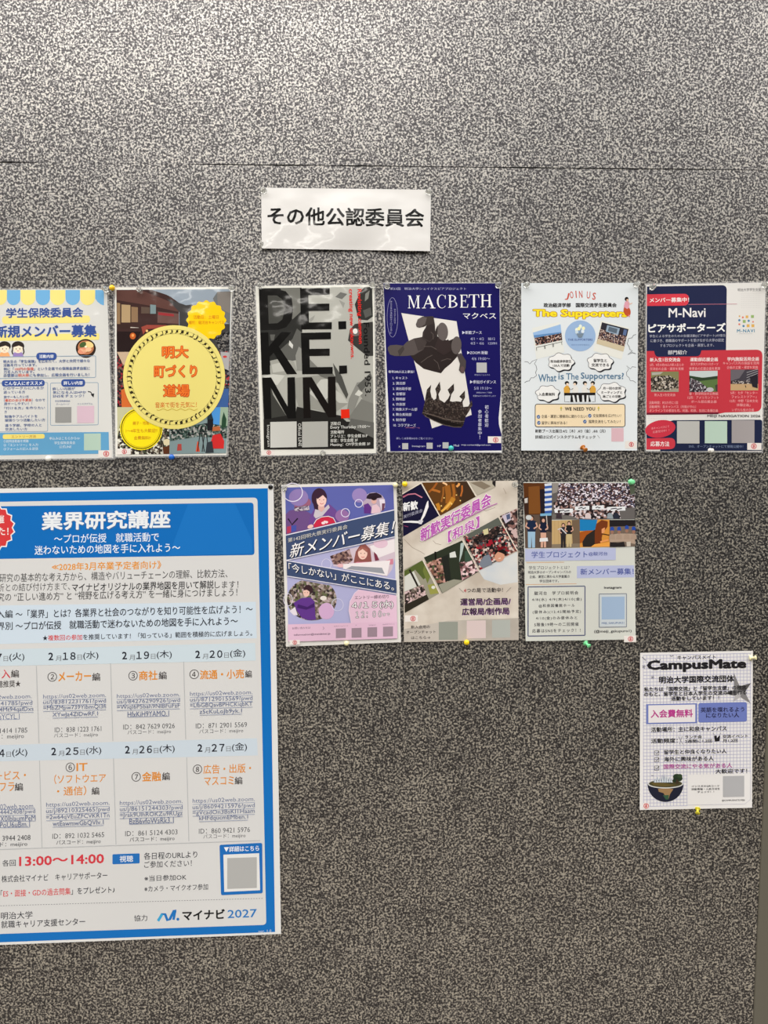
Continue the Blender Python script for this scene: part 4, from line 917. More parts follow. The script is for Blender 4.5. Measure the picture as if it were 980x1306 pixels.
# ------------------------------------------------------------------ marble welcome committee poster
p = Poster('recruitment_poster', 'beige marbled poster with slanted strips of event photos and a purple slanted title', 'poster',
           [(513, 613.8), (660.3, 613), (661.9, 816.3), (515.6, 819)], 'gloss', dict(belly=0.004, bl=0.003, br=0.003), (208, 198, 184))
p.frame(505, 605, 5.678)
p.new('marbled_ground', label='mottled beige and grey ground'); p.poly([(46, 52), (879, 46), (889, 1199), (61, 1214)], cloudy((186, 174, 160), (216, 208, 196), 16, 'gloss')); p.poly([(600, 700), (880, 560), (884, 780), (760, 800), (640, 760)], cloudy((190, 198, 206), (214, 212, 206), 14, 'gloss'))
p.poly([(380, 1060), (889, 1040), (889, 1199), (62, 1213), (62, 1120)], cloudy((168, 160, 150), (190, 182, 172), 12, 'gloss'))
p.new('ink_vein', label='dark grey vein of the marbling')
for q in ([(60, 470), (120, 530), (180, 560), (210, 580)], [(630, 250), (650, 265), (720, 240)], [(270, 480), (290, 500), (330, 510)], [(780, 100), (800, 140)]): p.strip(q, 3, (150, 134, 120))
p.new('emblem_panel', label='navy panel with a white laurel and lettering'); p.poly([(47, 140), (183, 64), (316, 298), (53, 452)], (24, 22, 50))
p.strip([(52, 165), (90, 145), (140, 140), (192, 168)], 9, (196, 120, 140)); p.strip([(50, 160), (80, 146)], 6, (150, 60, 90)); p.text('新歓', 52, 160, 229, (238, 238, 238), h=66, bold=0.03, sl=-0.16); p.text('実行委員会', 56, 194, 284, (170, 170, 190), h=26, sl=-0.36)
p.poly([(226, 200), (236, 190), (238, 235), (212, 300), (186, 340), (176, 338), (196, 290)], (232, 230, 230)); p.poly([(52, 340), (110, 335), (170, 338), (190, 345), (170, 354), (100, 350), (52, 350)], (228, 226, 228)); p.poly([(168, 330), (200, 335), (186, 362), (166, 358)], (206, 204, 210)); p.strip([(60, 372), (90, 380)], 4, (150, 60, 100))
p.new('gold_photo', label='photo of hands raised in golden light'); p.poly([(190, 60), (516, 50), (582, 160), (321, 300)], (92, 58, 26)); p.poly([(430, 52), (516, 50), (582, 160), (480, 214), (440, 120)], (62, 44, 30))
for a, b, wd, c in (((240, 130), (300, 60), 14, (156, 88, 36)), ((260, 110), (322, 128), 16, (176, 106, 44)), ((330, 200), (345, 90), 12, (150, 92, 38)), ((380, 210), (372, 80), 40, (150, 92, 34)), ((420, 190), (414, 70), 20, (160, 96, 36)), ((470, 160), (480, 80), 12, (176, 100, 44)), ((300, 210), (310, 260), 26, (186, 124, 40)), ((360, 250), (420, 170), 34, (184, 124, 42)), ((330, 270), (400, 200), 16, (226, 172, 80)), ((440, 90), (460, 64), 16, (230, 160, 90)), ((340, 60), (372, 78), 12, (236, 190, 140))): p.strip([a, ((a[0]+b[0])/2+6, (a[1]+b[1])/2), b], wd, c)
for x, y in ((330, 228), (405, 214), (468, 190), (440, 150), (350, 170)): p.ell(x, y, 5, 5, (250, 214, 130), n=8)
p.new('outdoor_photo', label='cut-off grey outdoor photo'); p.poly([(524, 52), (705, 46), (722, 92), (590, 152)], (176, 168, 152)); p.poly([(540, 60), (620, 50), (690, 86), (640, 110)], (128, 116, 100)); p.poly([(700, 48), (724, 46), (722, 92), (700, 70)], (40, 36, 36))
tx = [(46, 52), (170, 48), (46, 130)]
p.new('campus_photo', label='photo of people before a building with trees'); p.poly([(60, 690), (196, 620), (318, 862), (65, 1005)], (150, 146, 128)); p.poly([(62, 700), (196, 620), (250, 730), (200, 760), (140, 690), (64, 770)], (84, 96, 48)); p.poly([(64, 740), (130, 700), (180, 800), (64, 850)], (206, 206, 198)); p.strip([(100, 690), (160, 810)], 14, (40, 34, 28)); p.poly([(64, 850), (200, 800), (225, 880), (66, 960)], crowd([(70, 56, 52), (176, 150, 146), (40, 34, 34), (206, 180, 180), (110, 100, 90)], 3, 'gloss', 41)); p.poly([(64, 945), (225, 870), (240, 905), (66, 1003)], (46, 42, 34)); p.poly([(230, 800), (280, 790), (316, 860), (250, 870)], (150, 150, 76)); p.poly([(206, 660), (250, 740), (230, 790), (196, 700)], (110, 120, 60)); p.ell(272, 818, 14, 12, (220, 220, 210))
p.new('parade_photo', label='photo of a crowd under dark trees'); p.poly([(204, 602), (482, 478), (602, 702), (336, 862)], (46, 52, 40)); p.poly([(215, 640), (340, 600), (380, 780), (300, 790)], crowd([(120, 84, 70), (196, 150, 140), (60, 44, 40), (160, 120, 104), (80, 90, 60)], 4, 'gloss', 42)); p.poly([(460, 640), (570, 610), (600, 700), (480, 770)], crowd([(206, 170, 174), (150, 110, 112), (90, 60, 60), (226, 200, 200), (50, 50, 44)], 4, 'gloss', 43)); p.poly([(310, 800), (420, 760), (490, 768), (338, 860)], (150, 148, 132)); p.poly([(470, 500), (500, 490), (480, 580), (460, 640)], (176, 190, 186)); p.poly([(390, 570), (430, 556), (440, 600), (392, 604)], (214, 216, 210)); p.strip([(286, 560), (290, 620)], 12, (22, 20, 18)); p.poly([(500, 560), (530, 540), (560, 620), (500, 640)], (60, 80, 66)); p.poly([(330, 600), (380, 580), (400, 760), (360, 780)], (36, 38, 34))
p.new('group_photo', label='photo of a large group raising hands'); p.poly([(488, 452), (742, 312), (876, 552), (610, 692)], crowd([(40, 34, 36), (96, 66, 62), (170, 120, 108), (150, 30, 44), (24, 22, 24), (70, 72, 76), (206, 190, 180)], 3.6, 'gloss', 44)); p.poly([(510, 440), (742, 312), (770, 362), (620, 420), (540, 462)], (92, 96, 88)); p.poly([(560, 456), (640, 424), (740, 376), (780, 400), (690, 470), (560, 500)], crowd([(36, 30, 30), (60, 46, 44), (28, 26, 26), (110, 84, 76)], 3, 'gloss', 45)); p.poly([(630, 404), (668, 390), (672, 430), (640, 440)], (204, 196, 150)); p.ell(752, 592, 36, 42, (206, 150, 124), 20); p.poly([(712, 590), (720, 550), (760, 532), (800, 556), (806, 590), (770, 570), (740, 560)], (28, 22, 22)); p.strip([(745, 610), (760, 606)], 4, (240, 226, 216)); p.poly([(640, 590), (680, 580), (700, 650), (630, 680), (600, 650)], (120, 128, 140)); p.poly([(740, 555), (800, 530), (790, 520), (740, 530)], (110, 20, 30))
p.new('side_photo', label='cut-off photo at the right edge'); p.poly([(754, 302), (881, 246), (884, 548), (866, 540)], crowd([(60, 44, 44), (130, 96, 90), (40, 34, 36), (196, 170, 166)], 5, 'gloss', 46)); p.poly([(770, 300), (830, 274), (834, 330), (796, 356)], (196, 186, 200)); p.poly([(800, 296), (826, 284), (830, 320), (806, 330)], (80, 90, 120)); p.poly([(850, 500), (878, 545), (876, 560), (840, 500)], (140, 24, 34))
p.new('strip_line', label='pale line between the photos')
for q in ([(183, 62), (320, 302)], [(518, 48), (584, 162)], [(196, 620), (320, 866)], [(484, 476), (606, 706)], [(746, 308), (880, 552)], [(46, 142), (184, 62)]): p.strip(q, 8, (222, 212, 196))
PU = (178, 84, 172); o_ = ((238, 228, 230), 0.05)
p.new('title_text', label='purple slanted title with pale outline', split=False); p.text('新歓実行委員会', 178, 690, 308, PU, h=96, bold=0.03, sl=-0.53, outline=o_); p.text('【和泉】', 378, 606, 398, PU, h=84, bold=0.022, sl=-0.5, outline=o_); p.strip([(206, 480), (400, 372), (690, 228), (736, 210)], 5, PU)
p.new('bureau_text', label='black text naming four bureaus'); D_ = (40, 32, 38)
p.text('＼4つの局で活動中！／', 458, 836, 838, D_, h=34, bold=0.006, segs=[('4', (190, 50, 70))]); sh = ((150, 110, 160), 3, 4); p.text('運営局/企画局/', 467, 832, 920, D_, h=52, bold=0.022, shadow=sh); p.text('広報局/制作局', 479, 822, 991, D_, h=52, bold=0.022, shadow=sh)
p.new('chat_text', label='small black text'); p.text('新入会用の', 110, 248, 1105, D_, h=24, bold=0.01); p.text('オープンチャット', 76, 290, 1142, D_, h=22, bold=0.01); p.text('はこちら→', 112, 250, 1182, D_, h=22, bold=0.01)
p.code_panel(312, 1068, 450, 1198, (148, 152, 142)); p.code_panel(514, 1058, 652, 1187, (214, 196, 194)); p.code_panel(698, 1054, 829, 1182, (172, 176, 170))
p.sticker(66, 1020, 160, 1067, 125, 1045)
# ------------------------------------------------------------------ student project poster
p = Poster('recruitment_poster', 'grey-white poster with photos across the top half and lavender title bars', 'poster',
           [(667.5, 614.9), (809.3, 614.7), (811.2, 815.5), (670.7, 817.8)], 'gloss', dict(belly=0.004, bl=0.003, br=0.003), (206, 208, 200))
p.frame(655, 605, 5.677)
LV, ID = (178, 184, 214), (64, 78, 150)
p.new('banner_photo', label='photo of a brown stage with blue and white banners'); p.poly([(72, 62), (280, 62), (280, 292), (80, 292)], (88, 50, 24)); p.poly([(72, 170), (110, 160), (120, 292), (80, 292)], (56, 36, 28)); p.poly([(190, 110), (228, 106), (232, 290), (200, 290)], (34, 28, 34)); p.poly([(110, 90), (190, 84), (196, 284), (112, 286)], (120, 74, 34))
for k in range(6): p.poly([(226, 68+k*36), (279, 62+k*36), (279, 80+k*36), (228, 86+k*36)], (206, 210, 216)); p.poly([(228, 86+k*36), (279, 80+k*36), (279, 98+k*36), (229, 104+k*36)], (52, 88, 160))
p.poly([(80, 176), (104, 170), (104, 206), (82, 208)], (196, 190, 184))
p.new('assembly_photo', label='photo of a very large group behind white banners'); p.poly([(280, 62), (876, 62), (881, 325), (280, 328)], (94, 90, 88)); p.poly([(330, 64), (860, 64), (878, 150), (880, 240), (300, 250), (320, 160)], crowd([(44, 32, 34), (84, 62, 62), (196, 186, 196), (120, 92, 88), (30, 24, 28), (60, 60, 84), (222, 216, 222)], 2.6, 'gloss', 51, 1.3)); p.poly([(290, 200), (760, 190), (780, 320), (380, 322), (300, 290)], crowd([(40, 30, 32), (70, 56, 58), (150, 120, 112), (28, 24, 28), (206, 196, 200)], 3.2, 'gloss', 52)); p.poly([(282, 62), (330, 62), (318, 130), (282, 140)], (140, 134, 128)); p.poly([(770, 270), (881, 240), (881, 325), (780, 326)], (100, 96, 94)); p.poly([(282, 286), (420, 300), (480, 326), (282, 328)], (106, 102, 98)); p.poly([(840, 76), (878, 76), (880, 140), (850, 150)], (84, 92, 76))
for x0, x1, y0, y1 in ((300, 432, 252, 279), (446, 551, 232, 260), (571, 656, 228, 256), (680, 812, 236, 266)): p.poly([(x0, y0), (x1, y0-4), (x1, y1-4), (x0, y1)], (222, 224, 226)); p.strip([(x0+25, (y0+y1)/2), ((x0+x1)/2, (y0+y1)/2-6), ((x0+x1)/2+6, (y0+y1)/2+2), (x1-25, (y0+y1)/2-4)], 7, (44, 40, 52))
for x, c in ((330, (60, 50, 56)), (540, (206, 190, 190)), (700, (140, 150, 156)), (745, (40, 44, 58))): p.poly([(x-22, 320), (x-18, 286), (x, 276), (x+18, 286), (x+24, 322)], c); p.ell(x, 268, 9, 11, (60, 40, 38), n=10)
p.new('couple_photo', label='photo of two people in navy shirts'); p.poly([(80, 292), (279, 290), (279, 532), (86, 534)], (92, 76, 66)); p.poly([(190, 298), (279, 296), (279, 420), (200, 400)], (50, 44, 46)); p.poly([(195, 284), (276, 280), (276, 298), (196, 302)], (120, 170, 200)); p.strip([(240, 296), (248, 400)], 6, (200, 190, 180))
def person(x, y, hgt, top, leg, hair=(50, 34, 32), skin=(206, 160, 138), wd=1.0, leg_skin=False):
    u = hgt/7.4; p.poly([(x-0.85*u*wd, y+1.15*u), (x, y+0.95*u), (x+0.85*u*wd, y+1.15*u), (x+1.0*u*wd, y+2.6*u), (x+0.75*u*wd, y+3.7*u), (x-0.75*u*wd, y+3.7*u), (x-1.0*u*wd, y+2.6*u)], top)
    p.poly([(x-0.75*u*wd, y+3.6*u), (x+0.75*u*wd, y+3.6*u), (x+0.7*u*wd, y+7.3*u), (x+0.12*u, y+7.3*u), (x, y+4.6*u), (x-0.12*u, y+7.3*u), (x-0.7*u*wd, y+7.3*u)], leg)
    p.ell(x, y+0.45*u, 0.55*u, 0.62*u, hair, n=16); p.ell(x, y+0.58*u, 0.38*u, 0.46*u, skin, n=16)
    p.strip([(x-0.9*u*wd, y+1.5*u), (x-1.15*u*wd, y+2.4*u), (x-0.5*u, y+2.9*u)], 0.34*u, skin); p.strip([(x+0.9*u*wd, y+1.5*u), (x+1.15*u*wd, y+2.4*u), (x+0.5*u, y+2.9*u)], 0.34*u, skin)
person(132, 302, 232, (28, 40, 66), (150, 182, 206), wd=1.15); person(218, 318, 214, (26, 32, 52), (206, 160, 138), wd=0.95); p.poly([(192, 462), (248, 458), (252, 484), (190, 488)], (220, 220, 220)); p.ell(112, 312, 22, 18, (196, 200, 200))
p.new('pair_photo', label='photo of two people in dark shirts by a wooden wall'); p.poly([(279, 334), (482, 328), (482, 530), (280, 532)], (190, 160, 112)); p.poly([(424, 330), (482, 328), (482, 530), (430, 530)], (110, 92, 74)); p.poly([(279, 506), (482, 500), (482, 530), (280, 533)], (130, 116, 98))
for k in range(4): p.strip([(300+k*26, 336), (300+k*26, 506)], 2, (170, 140, 96))
person(362, 356, 178, (44, 40, 46), (40, 36, 40)); person(404, 342, 186, (30, 30, 34), (196, 176, 132)); p.strip([(385, 430), (345, 390), (322, 400)], 8, (196, 196, 200))
p.new('desk_photo', label='photo of a long-haired person leaning over an orange desk'); p.poly([(481, 326), (698, 328), (698, 524), (482, 528)], (206, 140, 60)); p.poly([(481, 326), (610, 328), (590, 408), (482, 410)], (30, 120, 176)); p.poly([(481, 420), (520, 408), (600, 404), (560, 470), (482, 500)], (160, 82, 30)); p.poly([(500, 490), (530, 440), (590, 400), (640, 410), (640, 480), (590, 524), (505, 524)], (44, 38, 34)); p.poly([(590, 420), (600, 360), (640, 330), (684, 340), (682, 380), (650, 420), (630, 500), (590, 500)], (112, 54, 26)); p.poly([(640, 396), (664, 384), (660, 420), (640, 430)], (222, 150, 100)); p.strip([(630, 490), (668, 480), (690, 474)], 12, (226, 150, 90)); p.strip([(640, 430), (696, 440)], 6, (60, 40, 30)); p.poly([(590, 505), (698, 490), (698, 524), (560, 526)], (226, 156, 70))
p.new('cap_photo', label='photo of four people in blue caps'); p.poly([(697, 330), (882, 330), (883, 521), (698, 525)], (112, 98, 86)); p.poly([(697, 330), (882, 330), (882, 374), (698, 378)], (36, 32, 34)); p.poly([(698, 440), (760, 428), (880, 430), (883, 505), (800, 486), (720, 490), (698, 500)], (172, 150, 132))
for x, y in ((716, 398), (766, 398), (822, 388), (872, 396)): p.ell(x, y+20, 12, 14, (150, 110, 92), n=12); p.poly([(x-14, y+8), (x-12, y-14), (x, y-20), (x+12, y-14), (x+15, y+8)], (40, 74, 160)); p.poly([(x-22, 470), (x-18, 438), (x, 430), (x+18, 438), (x+22, 470)], (164, 142, 124))
p.poly([(700, 490), (760, 496), (800, 488), (812, 524), (700, 526)], (40, 36, 36)); p.poly([(820, 490), (850, 486), (850, 520), (822, 522)], (196, 186, 172))
p.new('title_bar', label='lavender bar with indigo title'); p.poly([(84, 540), (742, 532), (742, 620), (86, 628)], LV); p.text('学生プロジェクト', 132, 536, 580, ID, h=48, bold=0.006); p.text('@駿河台', 545, 683, 576, ID, h=32, bold=0.006)
p.new('member_bar', label='lavender bar with indigo text'); p.poly([(460, 664), (874, 658), (876, 745), (461, 752)], LV); p.text('新メンバー募集！', 486, 872, 704, ID, h=46, bold=0.012)
p.new('orange_rule', label='thin orange lines'); p.strip([(95, 640), (368, 636)], 4, (206, 160, 120)); p.strip([(90, 798), (458, 792)], 4, (206, 160, 120))
p.new('intro_text'); D_ = (66, 66, 74)
for s, x0, x1, y, b_ in (('学生プロジェクトとは？', 112, 408, 675, 0.0), ('明治大学のオープンキャンパスの', 107, 418, 708, 0.012), ('企画、運営に携わる大学直属の', 117, 408, 740, 0.012), ('学生団体です。', 190, 330, 772, 0.012)): p.text(s, x0, x1, y, D_, h=26 if b_ == 0 else 22, bold=b_)
p.new('notice_box', label='dark outline box of notices'); p.box(107, 812, 519, 1168, 7, (84, 90, 122))
for s, x0, x1, y in (('駿河台　学プロ説明会', 152, 470, 859), ('4/8(水) 4/9(木)4/10(金)', 135, 495, 906), ('@和泉図書館ホール', 183, 445, 951), ('(昼休み)(12:45開始予定)', 140, 490, 996), ('4/10(金)のみ昼休みと', 163, 463, 1041), ('5限後19時〜の二回開催', 152, 473, 1086), ('応募はSNSをチェック！！', 137, 487, 1131)): p.text(s, x0, x1, y, (60, 60, 66), h=27, bold=0.012, space=1.25)
p.new('account_box', label='framed pale blue panel with account text'); p.box(622, 865, 820, 1106, 5, (110, 120, 140)); p.rect(628, 871, 814, 1100, (196, 204, 208)); p.text('instagram', 657, 785, 822, (48, 48, 52), h=22, bold=0.03); p.text('MEIJI_GAKUPURO1', 640, 803, 1078, (96, 120, 160), h=18, bold=0.02); p.text('(@meiji_gakupuro1)', 585, 857, 1137, (48, 48, 52), h=26, bold=0.02)
p.code_panel(640, 886, 806, 1050, (156, 178, 204))
p.sticker(802, 1168, 890, 1215, 850, 1191)

# ------------------------------------------------------------------ grid paper exchange poster
p = Poster('recruitment_poster', 'white grid-paper poster with a half globe picture, lowest on the right by the grey post', 'poster',
           [(816.8, 832.6), (960.8, 829.9), (959.7, 1030.2), (816.3, 1033)], 'paper', dict(belly=0.003, bl=0.002, br=0.003, tr=0.001), (224, 222, 220))
p.frame(805, 820, 5.765)
p.new('grid_lines', label='lavender squared lines', split=False); GL = (168, 168, 198)
for i in range(33):
    x = 92+i*24.6; y1 = 1196 if x < 420 else 968
    p.strip([(x, 82-(x-480)*0.018), (x-2*(x-480)/400, y1-(x-480)*0.018)], 3.3, GL)
for j in range(46):
    y = 84+j*24.7; x1 = 884 if y < 968 else 416
    p.strip([(90, y+7), (x1, y+7-(x1-90)*0.018)], 3.3, GL)
p.strip([(416, 1192), (840, 1184), (880, 1150), (882, 960)], 3, (190, 188, 200))
p.new('flower_mark', label='small grey sketched marks', split=False); 
for x, y, r in ((160, 253, 13), (96, 175, 14)):
    for a in range(5): p.strip([(x, y), (x+r*math.cos(a*1.257), y+r*math.sin(a*1.257))], 5, (130, 130, 140))
for q in ([(180, 118), (200, 134), (220, 122)], [(288, 92), (300, 100), (312, 90)], [(84, 104), (100, 122), (112, 128)]): p.strip(q, 6, (130, 130, 138))
BK = (24, 22, 26)
p.new('star_picture', label='grey metallic four pointed star'); p.poly([(757, 218), (800, 318), (884, 296), (838, 362), (882, 446), (806, 398), (752, 432), (768, 388), (690, 372), (760, 345)], (126, 124, 124)); p.poly([(884, 296), (838, 362), (812, 350), (800, 318)], (84, 82, 82)); p.poly([(806, 398), (752, 432), (768, 388), (812, 350)], (176, 174, 174)); p.poly([(690, 372), (760, 345), (812, 350), (768, 388)], (104, 102, 102))
p.new('heading_text', label='large black title'); p.text('キャンパスメイト', 342, 625, 106, BK, h=32, bold=0.02); p.text('CampusMate', 118, 850, 167, BK, h=92, bold=0.052)
p.new('subtitle_text', label='bold black lines'); p.text('明治大学国際交流団体', 207, 760, 267, BK, h=54, bold=0.034)
p.new('intro_text')
p.text('私たちは「国際交流」と「留学生支援」の理念', 97, 850, 334, BK, h=34, bold=0.028); p.text('のもと、留学生と日本人学生の交流の場を作る', 97, 852, 370, BK, h=34, bold=0.028); p.text('活動をしています！！', 295, 650, 406, BK, h=33, bold=0.028)
p.new('free_box', label='outlined box with magenta text'); p.rect(112, 447, 488, 594, (110, 122, 180)); p.rect(129, 456, 474, 584, (222, 218, 218)); p.text('入会費無料', 146, 456, 519, (176, 54, 132), h=60, bold=0.03)
p.new('english_box', label='blue filled box with navy text'); p.rrect(497, 438, 853, 582, 16, (104, 118, 182)); p.text('英語を喋れるよう', 513, 835, 490, (30, 28, 66), h=38, bold=0.022); p.text('になりたい人', 553, 797, 531, (30, 28, 66), h=38, bold=0.022)
p.new('activity_text', label='bold black activity lines'); p.text('活動場所：主に和泉キャンパス', 148, 705, 633, BK, h=38, bold=0.026); p.text('活動頻度：', 148, 345, 719, BK, h=36, bold=0.028); p.text('ランチ会', 398, 522, 691, BK, h=25, bold=0.022); p.text('2週間に1,2回', 398, 597, 722, BK, h=26, bold=0.022); p.text('交流イベント', 675, 862, 686, BK, h=25, bold=0.022); p.text('月1,2回', 675, 785, 719, BK, h=25, bold=0.022)
p.new('utensil_icon', label='grey chopsticks icon'); p.strip([(350, 688), (382, 745)], 4, (140, 140, 146)); p.strip([(378, 686), (358, 744)], 4, (140, 140, 146))
p.new('cup_icon', label='black icon of clinking cups'); p.poly([(612, 684), (630, 680), (634, 700), (650, 680), (656, 684), (652, 722), (618, 726)], BK); p.strip([(604, 664), (622, 684)], 3, (120, 120, 126)); p.strip([(662, 662), (648, 684)], 3, (120, 120, 126))
p.new('check_list', label='check boxes with bold lines')
for y in (808, 858, 919): p.box(174, y-15, 206, y+16, 3, (60, 58, 62)); p.strip([(182, y-2), (190, y+8), (208, y-14)], 4, BK)
p.text('留学生と仲良くなりたい人', 243, 705, 799, BK, h=36, bold=0.026); p.text('海外に興味がある人', 243, 610, 852, BK, h=36, bold=0.026); p.text('国際交流にやる気がある人', 240, 746, 905, (168, 60, 140), h=36, bold=0.02); p.text('大歓迎です！', 622, 856, 942, BK, h=34, bold=0.02)
p.new('globe_picture', label='half globe filled with towers and a tree'); p.poly(p.arc(255, 1035, 132, 134, 0, 30, 0, 180), (22, 24, 44)); p.poly([(200, 1072), (270, 1066), (312, 1076), (290, 1108), (276, 1150), (255, 1130), (240, 1104), (206, 1094)], (150, 118, 80)); p.poly([(236, 1120), (280, 1118), (276, 1150), (258, 1152)], (50, 84, 60)); p.ell(255, 1036, 131, 34, (206, 206, 202)); p.ell(255, 1034, 122, 28, (66, 62, 34)); p.poly([(150, 1030), (200, 1020), (300, 1040), (340, 1046), (250, 1056), (170, 1048)], (96, 82, 40))
for x, h in ((178, 30), (196, 42), (214, 36), (232, 60), (250, 66), (266, 54), (284, 40), (298, 28)): p.poly([(x-11, 1026), (x, 1026-h), (x+11, 1026)], (150, 162, 176)); p.poly([(x-3, 1026), (x, 1030-h), (x+11, 1026)], (206, 212, 216))
p.ell(345, 990, 36, 26, (34, 52, 32), 20); p.ell(330, 1008, 20, 18, (30, 46, 28)); p.ell(360, 978, 18, 14, (46, 66, 40)); p.poly([(335, 1004), (345, 1004), (352, 1034), (330, 1036)], (60, 44, 30)); p.strip([(150, 974), (168, 976)], 3, (90, 90, 96))
p.new('guide_text', label='small black guide lines'); p.text('インスタのQRコード', 447, 652, 1053, BK, h=16, bold=0.012); p.text('活動情報・入会方法を', 445, 655, 1074, BK, h=16, bold=0.012); p.text('チェック！！', 490, 612, 1095, BK, h=15, bold=0.012); p.text('@CAMPUSMATE.MEIJI', 670, 838, 1158, (60, 58, 62), h=15, bold=0.008)
p.code_panel(678, 978, 834, 1131, (172, 172, 174))
p.sticker(92, 1176, 134, 1220, 113, 1198, 17, plain=True)

# ------------------------------------------------------------------ big career lecture poster (cut by the left edge)
p = Poster('seminar_poster', 'big white poster with a blue border, a blue heading panel and a table of dates', 'poster',
           [(-77, 624.3), (349, 617.3), (358.7, 1191.2), (-53, 1207.3)], 'gloss', dict(base=0.003, belly=0.004, bl=0.003, br=0.002, wave=0.003), (218, 218, 216))
BLU = (18, 108, 184)
p.photo_px()
p.new('blue_border', label='blue border', split=False); p.poly([(-71, 630), (341.7, 622.8), (351, 1188.6), (-47, 1203.6)], BLU)
p.new('inner_sheet', label='white rounded inner field', split=False); p.rpoly([(-58, 641), (328.5, 634.6), (339.8, 1179.5), (-38, 1192.5)], 5, (208, 208, 207))
hp = p.new('heading_panel', label='blue heading panel'); p.rpoly([(-52, 646.5), (323.5, 641), (324.8, 707.8), (-50, 713.6)], 4, (20, 104, 180)); p.poly([(240, 642.5), (300, 642), (322, 690), (322, 706), (215, 709)], (28, 112, 188))  # lighter patch on the right paints glare into the panel's blue
seal = p.new('seal_badge', parent=None, label='red jagged round seal with white edge')
def burst(r1, r2, c):
    p.poly([(-12+(r1 if i % 2 else r2)*math.cos(math.pi*i/18), 673+(r1 if i % 2 else r2)*math.sin(math.pi*i/18)) for i in range(36)], c)
burst(32, 28.5, (232, 228, 226)); burst(30, 26.8, (206, 60, 62))
p.new('seal_text', parent=seal, label='white text'); p.text('今年も開催', -38, 5.5, 662.5, (232, 226, 222), h=11, bold=0.02); p.text('しました！', -34, 11, 678, (232, 226, 222), h=10, bold=0.02)
p.frame(0, 610, 2.722)
p.new('heading_text', parent=hp, label='white heading text')
p.text('業界研究講座', 144, 592, 145, (224, 228, 232), h=64, bold=0.03, shadow=((70, 110, 160), 2, 3)); p.text('〜プロが伝授　就職活動で', 188, 552, 207, (222, 230, 238), h=32, bold=0.008); p.text('迷わないための地図を手に入れよう〜', 120, 626, 245, (222, 230, 238), h=32, bold=0.012)
D_ = (70, 70, 70); DB = (38, 40, 50)
p.new('target_text', label='orange line'); p.text('≪2028年3月卒業予定者向け》', 180, 560, 304, (222, 146, 44), h=29, bold=0.016)
p.new('intro_text')
p.text('業界', -62, -6, 342, D_, h=28); p.text('研究の基本的な考え方から、構造やバリューチェーンの理解、比較方法、', -2, 790, 338, D_, h=30)
p.text('析との結び付け方まで、', -8, 243, 377, D_, h=28); p.text('マイナビオリジナルの業界地図を用いて解説', 250, 742, 374, (56, 56, 58), h=29, bold=0.012); p.text('します！', 746, 828, 369, D_, h=24)
p.text('業界研', -98, -12, 410, D_, h=28); p.text('究の “正しい進め方” と “視野を広げる考え方” を一緒に身につけましょう！', -8, 824, 404, D_, h=29)
p.photo_px()
p.new('programme_panel', label='pale blue panel of programme lines'); p.poly([(-55, 773), (326.5, 767.5), (327.5, 814), (-53, 822.5)], (200, 214, 226))
p.frame(0, 610, 2.722)
p.text('導入編', -40, 44, 472, DB, h=28, bold=0.01); p.text('〜「業界」とは？各業界と社会のつながりを知り可能性を広げよう！〜', 54, 878, 463, DB, h=30, bold=0.012)
p.text('業界別', -40, 44, 513, DB, h=28, bold=0.01); p.text('〜プロが伝授　就職活動で迷わないための地図を手に入れよう〜', 54, 826, 504, DB, h=30, bold=0.012)
p.text('★複数回の参加を推奨しています！「知っている」範囲を積極的に広げましょう。', 148, 876, 546, DB, h=20, bold=0.012, segs=[('複数回の参加', (206, 62, 62))])
p.photo_px()
p.new('table_header', label='pale blue date bands'); p.poly([(-50, 829.5), (325.5, 820), (326.5, 842.5), (-50, 850.5)], (198, 212, 220)); p.poly([(-48, 951.5), (328, 941.5), (329, 963.5), (-47, 972)], (196, 208, 218))
p.new('table_line', label='thin grey table lines', split=False)
for q in ([(46.3, 849), (49.8, 948)], [(50.4, 970), (53.6, 1082)], [(141, 846), (144, 945)], [(144.8, 967), (148, 1077)], [(234.3, 844), (237, 943)], [(238.2, 966), (241, 1073)], [(-45, 1085), (332, 1072)]): p.strip(q, 0.9, (178, 180, 182))
def date(x0, x1, y, mo, dd, wd_):
    w = x1-x0; sl = None
    p.text(mo, x0, x0+0.10*w, y+3-0.012*w, DB, h=27, bold=0.025); p.text('月', x0+0.145*w, x0+0.255*w, y+8, (110, 112, 116), h=18)
    p.text(dd, x0+0.285*w, x0+0.545*w, y, DB, h=27, bold=0.025); p.text('日', x0+0.58*w, x0+0.67*w, y+4, (110, 112, 116), h=18); p.text('('+wd_+')', x0+0.695*w, x1, y-2, DB, h=31, bold=0.006)
URL = (96, 108, 142)
def urls(lines, x0, x1, ys, lx0, lx1):
    for i, (s, y) in enumerate(zip(lines, ys)):
        a, b_ = (x0, x1) if i < len(lines)-1 else (lx0, lx1)
        p.text(s, a, b_, y, URL, h=19); sl = p.slope(p.oy+y/p.s); p.strip([(a, y+10-sl*(b_-a)/2), (b_, y+10+sl*(b_-a)/2)], 1.6, (140, 150, 176))
def ids(s, x0, x1, y, q0, q1, y2):
    p.text(s, x0, x1, y, (78, 80, 84), h=17); p.text('パスコード：meijiro', q0, q1, y2, (78, 80, 84), h=18)
H = 'https://us02web.zoom.'
p.frame(0, 810, 2.722); OR, DK = (214, 138, 52), (70, 66, 66)
p.new('date_text', label='dark dates')
date(-88, 85, 78, '2', '17', '火'); date(168, 342, 73, '2', '18', '水'); date(424, 597, 70, '2', '19', '木'); date(678, 852, 66, '2', '20', '金')
date(-78, 95, 410, '2', '24', '火'); date(178, 352, 403, '2', '25', '水'); date(434, 607, 397, '2', '26', '木'); date(686, 858, 391, '2', '27', '金')
